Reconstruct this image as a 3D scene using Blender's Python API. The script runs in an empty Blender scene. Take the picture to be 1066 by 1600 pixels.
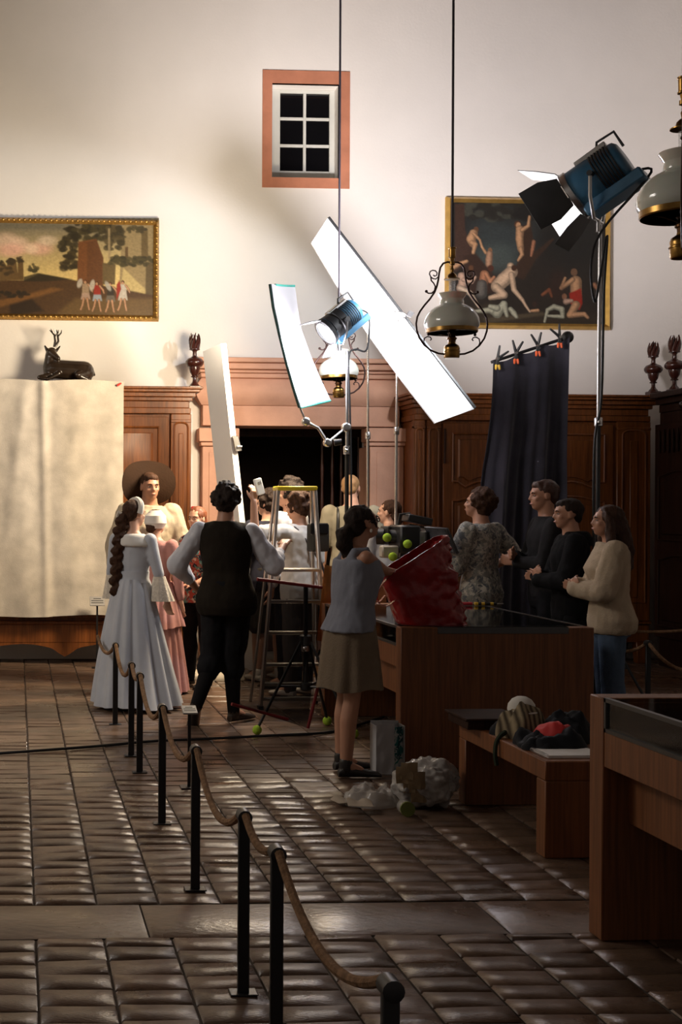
import bpy, bmesh, math, random
import numpy as np
from mathutils import Vector, Matrix, noise
random.seed(7)
V = Vector
scene = bpy.context.scene
C = scene.collection

# ------------------------------------------------------------------ camera
F = 1950.0                     # focal length in pixels of the 1066x1600 frame
PPX, PPY = 123.0, 795.0        # principal point (the picture is the right part of a wider shot)
YAW, ROLL, HC = 0.049, 0.005, 1.59
CAM = V((0, 0, HC))
FW = V((math.sin(YAW), math.cos(YAW), 0)); R0 = V((math.cos(YAW), -math.sin(YAW), 0)); UP = V((0, 0, 1))
cr, sr = math.cos(ROLL), math.sin(ROLL)
cam_data = bpy.data.cameras.new('camera'); cam = bpy.data.objects.new('camera', cam_data); C.objects.link(cam)
rx_ = R0*cr + UP*sr; ux_ = UP*cr - R0*sr
m = Matrix((rx_, ux_, -FW)).transposed().to_4x4(); m.translation = CAM
cam.matrix_world = m
cam_data.sensor_width = 36; cam_data.lens = F/1600*36
cam_data.shift_x = (533-PPX)/1600; cam_data.shift_y = -(800-PPY)/1600
cam_data.clip_end = 100; cam_data.clip_start = .05
scene.camera = cam

def ray(px, py):
    u = (px-PPX)/F; v = (PPY-py)/F
    return FW + R0*(u*cr-v*sr) + UP*(u*sr+v*cr)
def P(px, py, Y):
    d = ray(px, py); return CAM + d*(Y/d.y)
def PZ(px, py, z):
    d = ray(px, py); return CAM + d*((z-HC)/d.z)
def proj(p):
    q = V(p)-CAM; w = q.dot(FW); u0 = q.dot(R0)/w; v0 = q.z/w
    return (PPX+F*(u0*cr+v0*sr), PPY-F*(v0*cr-u0*sr))

# ------------------------------------------------------------------ world, lights, exposure
scene.view_settings.view_transform = 'Standard'
scene.view_settings.look = 'None'
scene.view_settings.gamma = 1
scene.view_settings.use_curve_mapping = False
scene.view_settings.exposure = 0.15
world = bpy.data.worlds.new('room_dusk'); scene.world = world; world.use_nodes = True
bg = world.node_tree.nodes['Background']; bg.inputs[0].default_value = (1.0, .84, .74, 1); bg.inputs[1].default_value = .10

def look_mat(loc, target):
    d = (V(target)-V(loc)).normalized()
    q = d.to_track_quat('-Z', 'Y').to_matrix().to_4x4(); q.translation = V(loc); return q
def lamp(name, kind, loc, target, energy, color, **kw):
    l = bpy.data.lights.new(name, kind); l.energy = energy; l.color = color
    for k, v in kw.items(): setattr(l, k, v)
    o = bpy.data.objects.new(name, l); C.objects.link(o); o.matrix_world = look_mat(loc, target); return o

YF = 10.36                                        # depth of the diffusion frame and the small film light
KEY = P(452, 556, 10.85)
# light that passes the diffusion frame towards the costumed actors
lamp('key_light', 'AREA', KEY, P(60, 880, 11.4), 140, (1.0, .79, .53), shape='RECTANGLE', size=.4, size_y=1.0)
lamp('warm_wall_fill', 'SPOT', P(395, 570, 10.75), P(40, 40, 13.3), 330, (1.0, .83, .60), spot_size=2.2, spot_blend=1.0, shadow_soft_size=.25)  # added warm uplight to brighten the wall on the left
# light thrown back by the frame's lit side, and an added spot that brightens the upper wall
lamp('spill_light', 'POINT', P(516, 552, YF-.1), P(900, 400, 13), 34, (.95, .91, 1.0), shadow_soft_size=.14)
lamp('upper_wall_fill', 'SPOT', V((3.05, 9.75, 3.2)), P(760, 40, 13.3), 760, (1.0, .93, .94), spot_size=2.1, spot_blend=1.0, shadow_soft_size=.22)
# added soft fill, out of view high on the left, lifting floor and people
lamp('left_fill_light', 'AREA', V((-3.9, 7.6, 4.6)), V((1.2, 8.6, .9)), 105, (1.0, .92, .84), shape='RECTANGLE', size=2.2, size_y=1.6)
# the two film lights themselves
lamp('small_film_light_beam', 'SPOT', P(505, 527, YF-.05), P(466, 560, YF-.05), 150, (.95, .95, 1.0), spot_size=1.6, spot_blend=.5, shadow_soft_size=.06)
FRES = P(935, 280, 9.5)
_bd = (P(615, 505, 10.6)-FRES).normalized()
lamp('large_film_light_beam', 'SPOT', FRES+_bd*.34, P(600, 480, 10.75), 290, (.92, .95, 1.0), spot_size=1.45, spot_blend=.3, shadow_soft_size=.08)

# ------------------------------------------------------------------ mesh helpers
ORI = {}
def tag(o, label=None, cat=None, group=None, kind=None):
    if label: o['label'] = label
    if cat: o['category'] = cat
    if group: o['group'] = group
    if kind: o['kind'] = kind
    return o
def thing(name, loc, label, cat, group=None, kind=None):
    o = bpy.data.objects.new(name, None); C.objects.link(o); o.location = V(loc); o.empty_display_size = .1
    ORI[o.name] = V(loc); return tag(o, label, cat, group, kind)
def basis(d, up=(0, 0, 1)):
    d = V(d).normalized(); up = V(up)
    if abs(d.dot(up)) > .98 * up.length: up = V((0, 1, 0)) if abs(d.y) < .9 else V((1, 0, 0))
    r = d.cross(up).normalized(); u = r.cross(d).normalized(); return r, u, d
class MB:
    def __init__(s): s.v = []; s.f = []
    def add(s, vs, fs):
        b = len(s.v); s.v += [V(p) for p in vs]; s.f += [tuple(i+b for i in q) for q in fs]; return s
    def box(s, x0, x1, y0, y1, z0, z1):
        return s.add([(x0,y0,z0),(x1,y0,z0),(x1,y1,z0),(x0,y1,z0),(x0,y0,z1),(x1,y0,z1),(x1,y1,z1),(x0,y1,z1)],
                     [(3,2,1,0),(4,5,6,7),(0,1,5,4),(1,2,6,5),(2,3,7,6),(3,0,4,7)])
    def obox(s, c, a, b, d):
        c, a, b, d = V(c), V(a), V(b), V(d); q = []
        for k in (-1, 1):
            for i, j in ((-1,-1),(1,-1),(1,1),(-1,1)): q.append(c+a*i+b*j+d*k)
        return s.add(q, [(3,2,1,0),(4,5,6,7),(0,1,5,4),(1,2,6,5),(2,3,7,6),(3,0,4,7)])
    def loft(s, rings, caps=True):
        n = len(rings[0]); vs = [p for r in rings for p in r]; fs = []
        for i in range(len(rings)-1):
            for j in range(n):
                k = (j+1) % n; fs.append((i*n+j, i*n+k, (i+1)*n+k, (i+1)*n+j))
        if caps:
            fs.append(tuple(range(n-1, -1, -1))); fs.append(tuple(range((len(rings)-1)*n, len(rings)*n)))
        return s.add(vs, fs)
    def tube(s, pts, r, n=8, caps=True):
        pts = [V(p) for p in pts]; N = len(pts)
        if not isinstance(r, (list, tuple)): r = [r]*N
        t0 = (pts[1]-pts[0]).normalized(); a, b, _ = basis(t0); rings = []
        for i in range(N):
            t = (pts[min(i+1, N-1)]-pts[max(i-1, 0)]).normalized()
            a = (a - t*a.dot(t)); a = a.normalized() if a.length > 1e-6 else basis(t)[0]; b = t.cross(a)
            rings.append([pts[i]+(a*math.cos(2*math.pi*j/n)+b*math.sin(2*math.pi*j/n))*r[i] for j in range(n)])
        return s.loft(rings, caps)
    def cyl(s, p0, p1, r0, r1=None, n=12): return s.tube([p0, p1], [r0, r0 if r1 is None else r1], n)
    def cap(s, p0, p1, r0, r1, n=12):            # round-ended tapered capsule
        p0, p1 = V(p0), V(p1); d = p1-p0; L = d.length
        if L < 1e-6: return s.ell(p0, (r0, r0, r0), n=n)
        d /= L; pts = []; rs = []
        for k in range(4): a = math.pi/2*(1-k/4); pts.append(p0-d*r0*math.sin(a)); rs.append(max(r0*math.cos(a), r0*.12))
        pts.append(p0); rs.append(r0); pts.append(p1); rs.append(r1)
        for k in range(1, 5): a = math.pi/2*k/4; pts.append(p1+d*r1*math.sin(a)); rs.append(max(r1*math.cos(a), r1*.12))
        return s.tube(pts, rs, n)
    def lathe(s, c, prof, n=20, ax=None):
        c = V(c); r, u, d = ax if ax else (V((1,0,0)), V((0,1,0)), V((0,0,1)))
        return s.loft([[c+d*z+(r*math.cos(2*math.pi*j/n)+u*math.sin(2*math.pi*j/n))*max(q, .0004) for j in range(n)] for q, z in prof])
    def ell(s, c, rad, ax=None, n=14, m=8):
        c = V(c); r, u, d = ax if ax else (V((1,0,0)), V((0,1,0)), V((0,0,1)))
        rings = []
        for i in range(m+1):
            a = -math.pi/2 + math.pi*i/m; k = max(math.cos(a), .02)
            rings.append([c+d*(rad[2]*math.sin(a))+r*(rad[0]*k*math.cos(2*math.pi*j/n))+u*(rad[1]*k*math.sin(2*math.pi*j/n)) for j in range(n)])
        return s.loft(rings)
    def prism(s, pts, off):
        pts = [V(p) for p in pts]; off = V(off); n = len(pts)
        return s.add(pts+[p+off for p in pts], [tuple(range(n-1,-1,-1)), tuple(range(n, 2*n))]+[(i,(i+1)%n,(i+1)%n+n,i+n) for i in range(n)])
    def sheet(s, grid, th):                      # grid[i][j] -> closed slab of thickness th along the surface normal
        n, m = len(grid), len(grid[0]); g = [[V(p) for p in row] for row in grid]; nor = []
        for i in range(n):
            row = []
            for j in range(m):
                a = g[min(i+1,n-1)][j]-g[max(i-1,0)][j]; b = g[i][min(j+1,m-1)]-g[i][max(j-1,0)]
                c = a.cross(b); row.append(c.normalized() if c.length > 1e-9 else V((0,0,1)))
            nor.append(row)
        vs = [g[i][j] for i in range(n) for j in range(m)]+[g[i][j]+nor[i][j]*th for i in range(n) for j in range(m)]; N = n*m; fs = []
        for i in range(n-1):
            for j in range(m-1):
                a, b, c, d = i*m+j, i*m+j+1, (i+1)*m+j+1, (i+1)*m+j
                fs += [(a,b,c,d), (d+N,c+N,b+N,a+N)]
        for i in range(n-1):
            fs += [(i*m, (i+1)*m, (i+1)*m+N, i*m+N), ((i+1)*m-1, (i+1)*m-1+N, (i+2)*m-1+N, (i+2)*m-1)]
        for j in range(m-1):
            fs += [(j+1, j, j+N, j+1+N), ((n-1)*m+j, (n-1)*m+j+1, (n-1)*m+j+1+N, (n-1)*m+j+N)]
        return s.add(vs, fs)
    def mesh(s, name, org=V((0,0,0)), bevel=0, seg=1):
        me = bpy.data.meshes.new(name); me.from_pydata([tuple(p-org) for p in s.v], [], s.f)
        bm = bmesh.new(); bm.from_mesh(me); bmesh.ops.recalc_face_normals(bm, faces=bm.faces)
        if bevel:
            es = [e for e in bm.edges if len(e.link_faces) == 2 and e.calc_face_angle(0) > .5]
            bmesh.ops.bevel(bm, geom=es, offset=bevel, segments=seg, profile=.6, affect='EDGES', clamp_overlap=True)
        bm.to_mesh(me); bm.free(); return me
    def build(s, name, mat, parent=None, smooth=True, bevel=0, seg=1, org=None, angle=38):
        if parent is not None: o0 = ORI[parent.name]
        elif org is not None: o0 = V(org)
        else:
            b = [min(p[i] for p in s.v) for i in range(3)]; t = [max(p[i] for p in s.v) for i in range(3)]
            o0 = V(((b[0]+t[0])/2, (b[1]+t[1])/2, b[2]))
        return link(s.mesh(name, o0, bevel, seg), name, mat, parent, o0, smooth, angle)
def link(me, name, mat, parent, o0, smooth=True, angle=38):
    if mat: me.materials.append(mat)
    if smooth: me.shade_smooth(); me.set_sharp_from_angle(angle=math.radians(angle))
    o = bpy.data.objects.new(name, me); C.objects.link(o)
    if parent is not None: o.parent = parent
    else: o.location = o0
    ORI[o.name] = V(o0); return o
def copy_tree(o, parent=None, off=V((0,0,0))):
    c = o.copy(); C.objects.link(c); c.parent = parent
    ORI[c.name] = ORI[o.name]+off
    if parent is None: c.location = V(o.location)+off
    for ch in list(o.children): copy_tree(ch, c, off)
    return c
def remesh(mb, voxel, it=4, fold=0, fscale=(9,9,4), seed=0):
    me = mb.mesh('tmp'); o = bpy.data.objects.new('tmp', me); C.objects.link(o)
    r = o.modifiers.new('r', 'REMESH'); r.mode = 'VOXEL'; r.voxel_size = voxel
    if it:
        k = o.modifiers.new('s', 'SMOOTH'); k.factor = .5; k.iterations = it
    dg = bpy.context.evaluated_depsgraph_get(); ev = o.evaluated_get(dg)
    out = bpy.data.meshes.new_from_object(ev); bpy.data.objects.remove(o); bpy.data.meshes.remove(me)
    if fold:
        n = len(out.vertices); co = np.empty(n*3, np.float32); out.vertices.foreach_get('co', co); co = co.reshape(-1, 3)
        no = np.empty(n*3, np.float32); out.vertex_normals.foreach_get('vector', no); no = no.reshape(-1, 3)
        sc = V(fscale); sd = V((seed*3.7, seed*1.3, seed*.7))
        d = np.array([noise.noise(V((p[0]*sc.x, p[1]*sc.y, p[2]*sc.z))+sd)+.5*noise.noise(V((p[0]*sc.x*2.3, p[1]*sc.y*2.3, p[2]*sc.z*3))-sd) for p in co], np.float32)
        co = co + no*(d*fold)[:, None]; out.vertices.foreach_set('co', co.reshape(-1)); out.update()
    return out
def put(me, name, mat, parent):                  # a world-space mesh under a thing
    me.name = name; me.transform(Matrix.Translation(-ORI[parent.name])); return link(me, name, mat, parent, ORI[parent.name], True, 80)

# ------------------------------------------------------------------ materials
def s2l(c): return tuple(((x/255)/12.92 if x/255 <= .04045 else ((x/255+.055)/1.055)**2.4) for x in c)
MATS = {}
def M(name, col, rough=.6, metal=0, var=.12, scale=6, bump=0, bscale=60, stretch=(1,1,1), spec=.5, coat=0, alpha=1, trans=0, emit=0, emit_col=None, sheen=0, grain=None, obj_random=0, island=0):
    if name in MATS: return MATS[name]
    mt = bpy.data.materials.new(name); mt.use_nodes = True; nt = mt.node_tree; N = nt.nodes; L = nt.links
    b = N['Principled BSDF']
    b.inputs['Roughness'].default_value = rough; b.inputs['Metallic'].default_value = metal
    if rough >= .8 and spec == .5: spec = .12
    b.inputs['Specular IOR Level'].default_value = spec; b.inputs['Coat Weight'].default_value = coat
    b.inputs['Alpha'].default_value = alpha; b.inputs['Transmission Weight'].default_value = trans; b.inputs['Sheen Weight'].default_value = sheen
    if emit: b.inputs['Emission Color'].default_value = (*(emit_col or col), 1); b.inputs['Emission Strength'].default_value = emit
    tc = N.new('ShaderNodeTexCoord'); mp = N.new('ShaderNodeMapping'); mp.inputs['Scale'].default_value = stretch
    L.new(tc.outputs['Object'], mp.inputs['Vector'])
    nz = N.new('ShaderNodeTexNoise'); nz.inputs['Scale'].default_value = scale; nz.inputs['Detail'].default_value = 6; L.new(mp.outputs[0], nz.inputs['Vector'])
    rp = N.new('ShaderNodeValToRGB'); rp.color_ramp.elements[0].position = .32; rp.color_ramp.elements[1].position = .68
    lo = tuple(max(x*(1-var), 0) for x in col); hi = tuple(min(x*(1+var), 1) for x in col)
    rp.color_ramp.elements[0].color = (*lo, 1); rp.color_ramp.elements[1].color = (*hi, 1); L.new(nz.outputs['Fac'], rp.inputs['Fac'])
    src = rp.outputs[0]
    if grain:                                      # fine dark wood grain
        mp2 = N.new('ShaderNodeMapping'); mp2.inputs['Scale'].default_value = grain; L.new(tc.outputs['Object'], mp2.inputs['Vector'])
        n2 = N.new('ShaderNodeTexNoise'); n2.inputs['Scale'].default_value = 1; n2.inputs['Detail'].default_value = 8; n2.inputs['Distortion'].default_value = .6; L.new(mp2.outputs[0], n2.inputs['Vector'])
        r2 = N.new('ShaderNodeValToRGB'); r2.color_ramp.elements[0].position = .35; r2.color_ramp.elements[1].position = .62
        r2.color_ramp.elements[0].color = (.62, .58, .55, 1); r2.color_ramp.elements[1].color = (1, 1, 1, 1); L.new(n2.outputs['Fac'], r2.inputs['Fac'])
        mx = N.new('ShaderNodeMix'); mx.data_type = 'RGBA'; mx.blend_type = 'MULTIPLY'; mx.inputs['Factor'].default_value = 1
        L.new(src, mx.inputs['A']); L.new(r2.outputs[0], mx.inputs['B']); src = mx.outputs['Result']
    if obj_random or island:
        g = N.new('ShaderNodeNewGeometry'); oi = N.new('ShaderNodeObjectInfo'); ad = N.new('ShaderNodeMath'); ad.operation = 'ADD'
        L.new(g.outputs['Random Per Island'], ad.inputs[0]); L.new(oi.outputs['Random'], ad.inputs[1])
        fr = N.new('ShaderNodeMath'); fr.operation = 'FRACT'; L.new(ad.outputs[0], fr.inputs[0])
        mr = N.new('ShaderNodeMapRange'); k = obj_random or island; mr.inputs['To Min'].default_value = 1-k; mr.inputs['To Max'].default_value = 1+k; L.new(fr.outputs[0], mr.inputs['Value'])
        mx = N.new('ShaderNodeMix'); mx.data_type = 'RGBA'; mx.blend_type = 'MULTIPLY'; mx.inputs['Factor'].default_value = 1
        L.new(src, mx.inputs['A']); L.new(mr.outputs[0], mx.inputs['B']); src = mx.outputs['Result']
    L.new(src, b.inputs['Base Color'])
    if bump:
        n3 = N.new('ShaderNodeTexNoise'); n3.inputs['Scale'].default_value = bscale; n3.inputs['Detail'].default_value = 5; L.new(mp.outputs[0], n3.inputs['Vector'])
        bp = N.new('ShaderNodeBump'); bp.inputs['Strength'].default_value = bump; bp.inputs['Distance'].default_value = .01
        L.new(n3.outputs['Fac'], bp.inputs['Height']); L.new(bp.outputs[0], b.inputs['Normal'])
    MATS[name] = mt; return mt
def print_mat(name, base, cols, scale, rough=.85, thr=(.45, .6), stretch=(1,1,1)):   # blotchy printed cloth
    mt = M(name, base, rough, var=.1); nt = mt.node_tree; N = nt.nodes; L = nt.links; b = N['Principled BSDF']
    src = b.inputs['Base Color'].links[0].from_socket
    tc = N.new('ShaderNodeTexCoord'); mp = N.new('ShaderNodeMapping'); mp.inputs['Scale'].default_value = stretch; L.new(tc.outputs['Object'], mp.inputs['Vector'])
    for i, c in enumerate(cols):
        nz = N.new('ShaderNodeTexNoise'); nz.inputs['Scale'].default_value = scale*(1+.35*i); nz.inputs['Detail'].default_value = 3; nz.inputs['Distortion'].default_value = 1.2
        of = N.new('ShaderNodeVectorMath'); of.operation = 'ADD'; of.inputs[1].default_value = (i*5.1, i*2.7, i*1.9); L.new(mp.outputs[0], of.inputs[0]); L.new(of.outputs[0], nz.inputs['Vector'])
        rp = N.new('ShaderNodeValToRGB'); rp.color_ramp.elements[0].position = thr[0]; rp.color_ramp.elements[1].position = thr[1]; L.new(nz.outputs['Fac'], rp.inputs['Fac'])
        mx = N.new('ShaderNodeMix'); mx.data_type = 'RGBA'; L.new(rp.outputs[0], mx.inputs['Factor']); L.new(src, mx.inputs['A']); mx.inputs['B'].default_value = (*c, 1); src = mx.outputs['Result']
    L.new(src, b.inputs['Base Color']); return mt

plaster = M('plaster_white', (.80, .765, .72), .9, var=.025, scale=1.6, bump=.12, bscale=35)
stone = M('pink_sandstone', (.60, .335, .23), .85, var=.12, scale=3, bump=.15, bscale=50)
orange_paint = M('orange_limewash', (.48, .20, .12), .85, var=.12, scale=5, bump=.15)
window_white = M('window_grey_white', (.60, .60, .55), .6, var=.04)
glass_dark = M('night_glass', (.004, .004, .005), .06, var=0)
wood = M('oak_waxed', (.21, .066, .014), .38, var=.22, scale=2.2, stretch=(7, 7, .8), grain=(55, 55, 3), bump=.04, bscale=30)
wood_dark = M('walnut_dark', (.030, .011, .006), .6, spec=.2, var=.25, scale=2.2, stretch=(7, 7, .8), grain=(50, 50, 3))
wood_table = M('beech_veneer', (.21, .075, .024), .5, var=.10, scale=2, stretch=(9, 9, .7), grain=(60, 60, 2.5))
wood_turned = M('turned_wood', (.045, .012, .008), .22, var=.2, scale=12, spec=.6)
tile_mat = M('glazed_brick', (.125, .078, .052), .30, var=.2, scale=9, bump=.22, bscale=16, spec=.5, island=.30)
nt = tile_mat.node_tree; N_ = nt.nodes; L_ = nt.links; tcx = N_.new('ShaderNodeTexCoord'); nzx = N_.new('ShaderNodeTexNoise'); nzx.inputs['Scale'].default_value = 2.3; nzx.inputs['Detail'].default_value = 7
gx = N_.new('ShaderNodeNewGeometry'); L_.new(gx.outputs['Position'], nzx.inputs['Vector']); rpx = N_.new('ShaderNodeMapRange'); rpx.inputs['From Min'].default_value = .3; rpx.inputs['From Max'].default_value = .7; rpx.inputs['To Min'].default_value = .20; rpx.inputs['To Max'].default_value = .46
L_.new(nzx.outputs['Fac'], rpx.inputs['Value']); L_.new(rpx.outputs[0], N_['Principled BSDF'].inputs['Roughness'])
grout = M('grout', (.10, .08, .066), .9, var=.2, scale=14)
dark_room = M('unlit_room_plaster', (.05, .035, .028), .9, var=.1)  # darkness of the passage is put into this near-black plaster colour
steel = M('stainless_steel', (.55, .55, .55), .28, metal=1, var=.05)
chrome = M('chrome_tube', (.72, .70, .68), .16, metal=1, var=.03)
alu = M('ladder_aluminium', (.62, .60, .57), .36, metal=1, var=.08)
black_metal = M('black_metal', (.012, .012, .013), .42, var=.2)
post_metal = M('post_dark_steel', (.018, .017, .018), .4, var=.15, metal=.3)
black_plastic = M('black_plastic', (.014, .014, .015), .45, var=.2)
rubber = M('rubber_cable', (.010, .010, .011), .55, var=.2)
brass = M('aged_brass', (.28, .16, .045), .28, metal=1, var=.25, scale=20)
brass_dark = M('dark_bronze', (.09, .045, .02), .35, metal=1, var=.3, scale=20)
opal = M('opal_glass', (.62, .60, .54), .12, var=.03, spec=.6, coat=.3)
opal.node_tree.nodes['Principled BSDF'].inputs['Subsurface Weight'].default_value = .25
clear_glass = M('chimney_glass', (.9, .92, .95), .03, var=0, alpha=.18)
iron = M('wrought_iron', (.05, .025, .02), .45, metal=.7, var=.2)
bronze = M('deer_bronze', (.022, .014, .009), .25, var=.3, scale=10, spec=.7)
gold = M('gilt_frame', (.42, .24, .06), .38, metal=.75, var=.3, scale=30, bump=.2, bscale=90)
gold_plain = M('gilt_plain', (.55, .34, .09), .34, metal=.75, var=.15, scale=12)
blue_paint = M('blue_lamp_housing', (.035, .12, .21), .38, var=.1)
foam = M('white_foam_board', (.88, .88, .88), .8, var=.01)
linen = M('backdrop_linen', (.55, .50, .43), .95, var=.17, scale=5, bump=.25, bscale=120)
black_cloth = M('black_velvet_cloth', (.042, .040, .054), .8, var=.2, scale=4, sheen=.25, bump=.15)
skin = M('skin_light', (.56, .31, .21), .5, var=.05)
skin2 = M('skin_tan', (.42, .21, .13), .5, var=.05)
rope_mat = M('hemp_rope', (.23, .135, .075), .9, var=.3, scale=40, bump=.6, bscale=90, stretch=(1, 1, 1))
# ------------------------------------------------------------------ the room
YW, YC = 13.3, 12.75           # back wall, cabinet fronts
XL, XR, ZT = -4.2, 7.6, 7.7
def X(px, Y, py=800): return P(px, py, Y).x
def Z(py, Y, px=400): return P(px, py, Y).z
floor = tag(MB().box(XL, XR, 1.0, 16.5, -.2, -.012).build('floor', grout, smooth=False), 'dark glazed brick paving in long columns with slab bands', None, None, 'structure')
dx0, dx1, dz1 = X(367, YW, 850), X(579, YW, 850), Z(666, YW, 470)
wx0, wx1, wz0, wz1 = X(425, YW, 200), X(530, YW, 200), Z(278, YW, 478), Z(131, YW, 478)
w = MB(); T = .35
w.box(XL, dx0, YW, YW+T, -.1, wz0); w.box(dx1, XR, YW, YW+T, -.1, wz0); w.box(dx0, dx1, YW, YW+T, dz1, wz0)
w.box(XL, wx0, YW, YW+T, wz0, wz1); w.box(wx1, XR, YW, YW+T, wz0, wz1); w.box(XL, XR, YW, YW+T, wz1, ZT)
tag(w.build('wall_back', plaster, smooth=False), 'tall white plaster wall above the cabinets', None, None, 'structure')
tag(MB().box(XL-.3, XL, 1.0, 16.5, -.1, ZT).build('wall_left', plaster, smooth=False), 'white plaster side wall', None, None, 'structure')
tag(MB().box(XR, XR+.3, 1.0, 16.5, -.1, ZT).build('wall_right', plaster, smooth=False), 'white plaster side wall on the dark side', None, None, 'structure')
tag(MB().box(XL-.3, XR+.3, 1.0, 16.5, ZT, ZT+.2).build('ceiling', M('ceiling_timber', (.10, .06, .04), .8), smooth=False), 'dark timber ceiling', None, None, 'structure')
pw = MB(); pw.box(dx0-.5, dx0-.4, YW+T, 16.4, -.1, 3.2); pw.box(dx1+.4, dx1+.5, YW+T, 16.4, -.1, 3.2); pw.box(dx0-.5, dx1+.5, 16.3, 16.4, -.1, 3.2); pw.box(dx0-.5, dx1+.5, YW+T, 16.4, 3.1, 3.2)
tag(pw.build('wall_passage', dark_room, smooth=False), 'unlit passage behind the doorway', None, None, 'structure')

# window_1: orange surround, recessed casement with six panes
wr = thing('window_1', P(478, 278, YW), 'small six pane window with orange painted surround high on the wall', None, None, 'structure')
ox0, ox1, oz0, oz1 = X(410, YW, 200), X(546.5, YW, 200), Z(294, YW, 478), Z(111, YW, 478)
sr_ = MB(); yo = YW-.012
sr_.box(ox0, wx0, yo, YW+.05, oz0, oz1); sr_.box(wx1, ox1, yo, YW+.05, oz0, oz1); sr_.box(wx0, wx1, yo, YW+.05, wz1, oz1); sr_.box(wx0, wx1, yo, YW+.05, oz0, wz0)
sr_.build('surround', orange_paint, wr, smooth=False)
yg = YW+.22; cx0, cx1, cz0, cz1 = X(437, yg, 200), X(514, yg, 200), Z(268.5, yg, 476), Z(147, yg, 476)
fr = MB(); fr.box(wx0, cx0, yg-.03, yg+.03, wz0, wz1); fr.box(cx1, wx1, yg-.03, yg+.03, wz0, wz1); fr.box(cx0, cx1, yg-.03, yg+.03, cz1, wz1); fr.box(cx0, cx1, yg-.03, yg+.03, wz0, cz0)
fr.build('window_frame', window_white, wr, bevel=.004, smooth=False)
mw = .032; pwid = (cx1-cx0-mw)/2; phei = (cz1-cz0-2*mw)/3
MB().box(cx0+pwid, cx0+pwid+mw, yg-.024, yg+.02, cz0, cz1).build('glazing_bar', window_white, wr, bevel=.004, smooth=False)
for k in (1, 2):
    z = cz0+k*phei+(k-1)*mw; MB().box(cx0, cx1, yg-.022, yg+.018, z, z+mw).build('glazing_bar', window_white, wr, bevel=.004, smooth=False)
for i in range(2):
    for k in range(3):
        x = cx0+i*(pwid+mw); z = cz0+k*(phei+mw); MB().box(x, x+pwid, yg-.004, yg+.004, z, z+phei).build('pane', glass_dark, wr, smooth=False)

# door_1: pink sandstone surround
YD = YW-.14
dr = thing('door_1', P(470, 1040, YD)*1, 'pink sandstone doorway with cornice and capitals open to a dark passage', None, None, 'structure'); 
for (a, b, cside) in ((316, 368, 0), (578, 631, 1)):
    xa, xb = X(a, YD), X(b, YD); zc1, zc0 = Z(669, YD, a), Z(697, YD, a)
    j = MB(); j.box(xa, xb, YD, YW+.3, 0, zc0); j.build('jamb', stone, dr, bevel=.008)
    MB().box(xa-.01, xb+.01, YD-.03, YW+.1, 0, .22).build('plinth_block', stone, dr, bevel=.01)
    c = MB(); c.box(xa-.045, xb+.03, YD-.05, YW+.05, zc0+.045, zc1); c.box(xa-.02, xb+.012, YD-.025, YW+.05, zc0, zc0+.045); c.build('capital', stone, dr, bevel=.008)
    MB().box(xa+.07, xb-.07, YD-.008, YD+.02, .3, zc0-.06).build('jamb_panel', stone, dr, bevel=.004)
xa, xb = X(316, YD), X(624, YD)
zl0, zl1, zf1, zk1 = Z(666, YD, 470), Z(634, YD, 470), Z(592, YD, 470), Z(562, YD, 470)
MB().box(xa, xb, YD, YW+.3, zl0, zl1).build('lintel', stone, dr, bevel=.006)
fz = []
for k in range(9):
    t = k/8; z = zl1+(zf1-zl1)*t; y = .012+.075*math.sin(math.pi*t); fz.append([V((xa-y, YD-y, z)), V((xb+y, YD-y, z)), V((xb+y, YW+.02, z)), V((xa-y, YW+.02, z))])
MB().loft(fz).build('frieze', stone, dr)
for k, (t0, t1, o) in enumerate(((0, .25, .05), (.25, .42, .075), (.42, .75, .12), (.75, 1, .16))):
    MB().box(xa-o*.6, xb+o*.6, YD-o, YW+.02, zf1+(zk1-zf1)*t0, zf1+(zk1-zf1)*t1).build('cornice_moulding', stone, dr, bevel=.008)
# turned screen in the passage
ys = YW+.75
scr = thing('baluster_screen', V((X(530, ys), ys, 0)), 'dark turned wooden screen inside the doorway', 'screen')
for px in (503, 519, 533, 547, 560, 572):
    x = X(px, ys); s_ = .018; p_ = []
    for k in range(25):
        z = .1+k*2.35/24; p_.append((s_*(1+.2*math.cos(k*1.57))*(1.3 if k % 12 < 1 else 1), z))
    MB().lathe((x, ys, 0), p_, 12).build('spindle', M('spindle_wood', (.055, .018, .010), .35, var=.2), scr)
MB().box(dx0-.3, dx1+.3, ys-.06, ys+.06, 0, .12).build('bottom_rail', wood_dark, scr)
MB().box(dx0-.3, dx1+.3, ys-.06, ys+.06, 2.42, 2.56).build('top_rail', wood_dark, scr)

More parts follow.
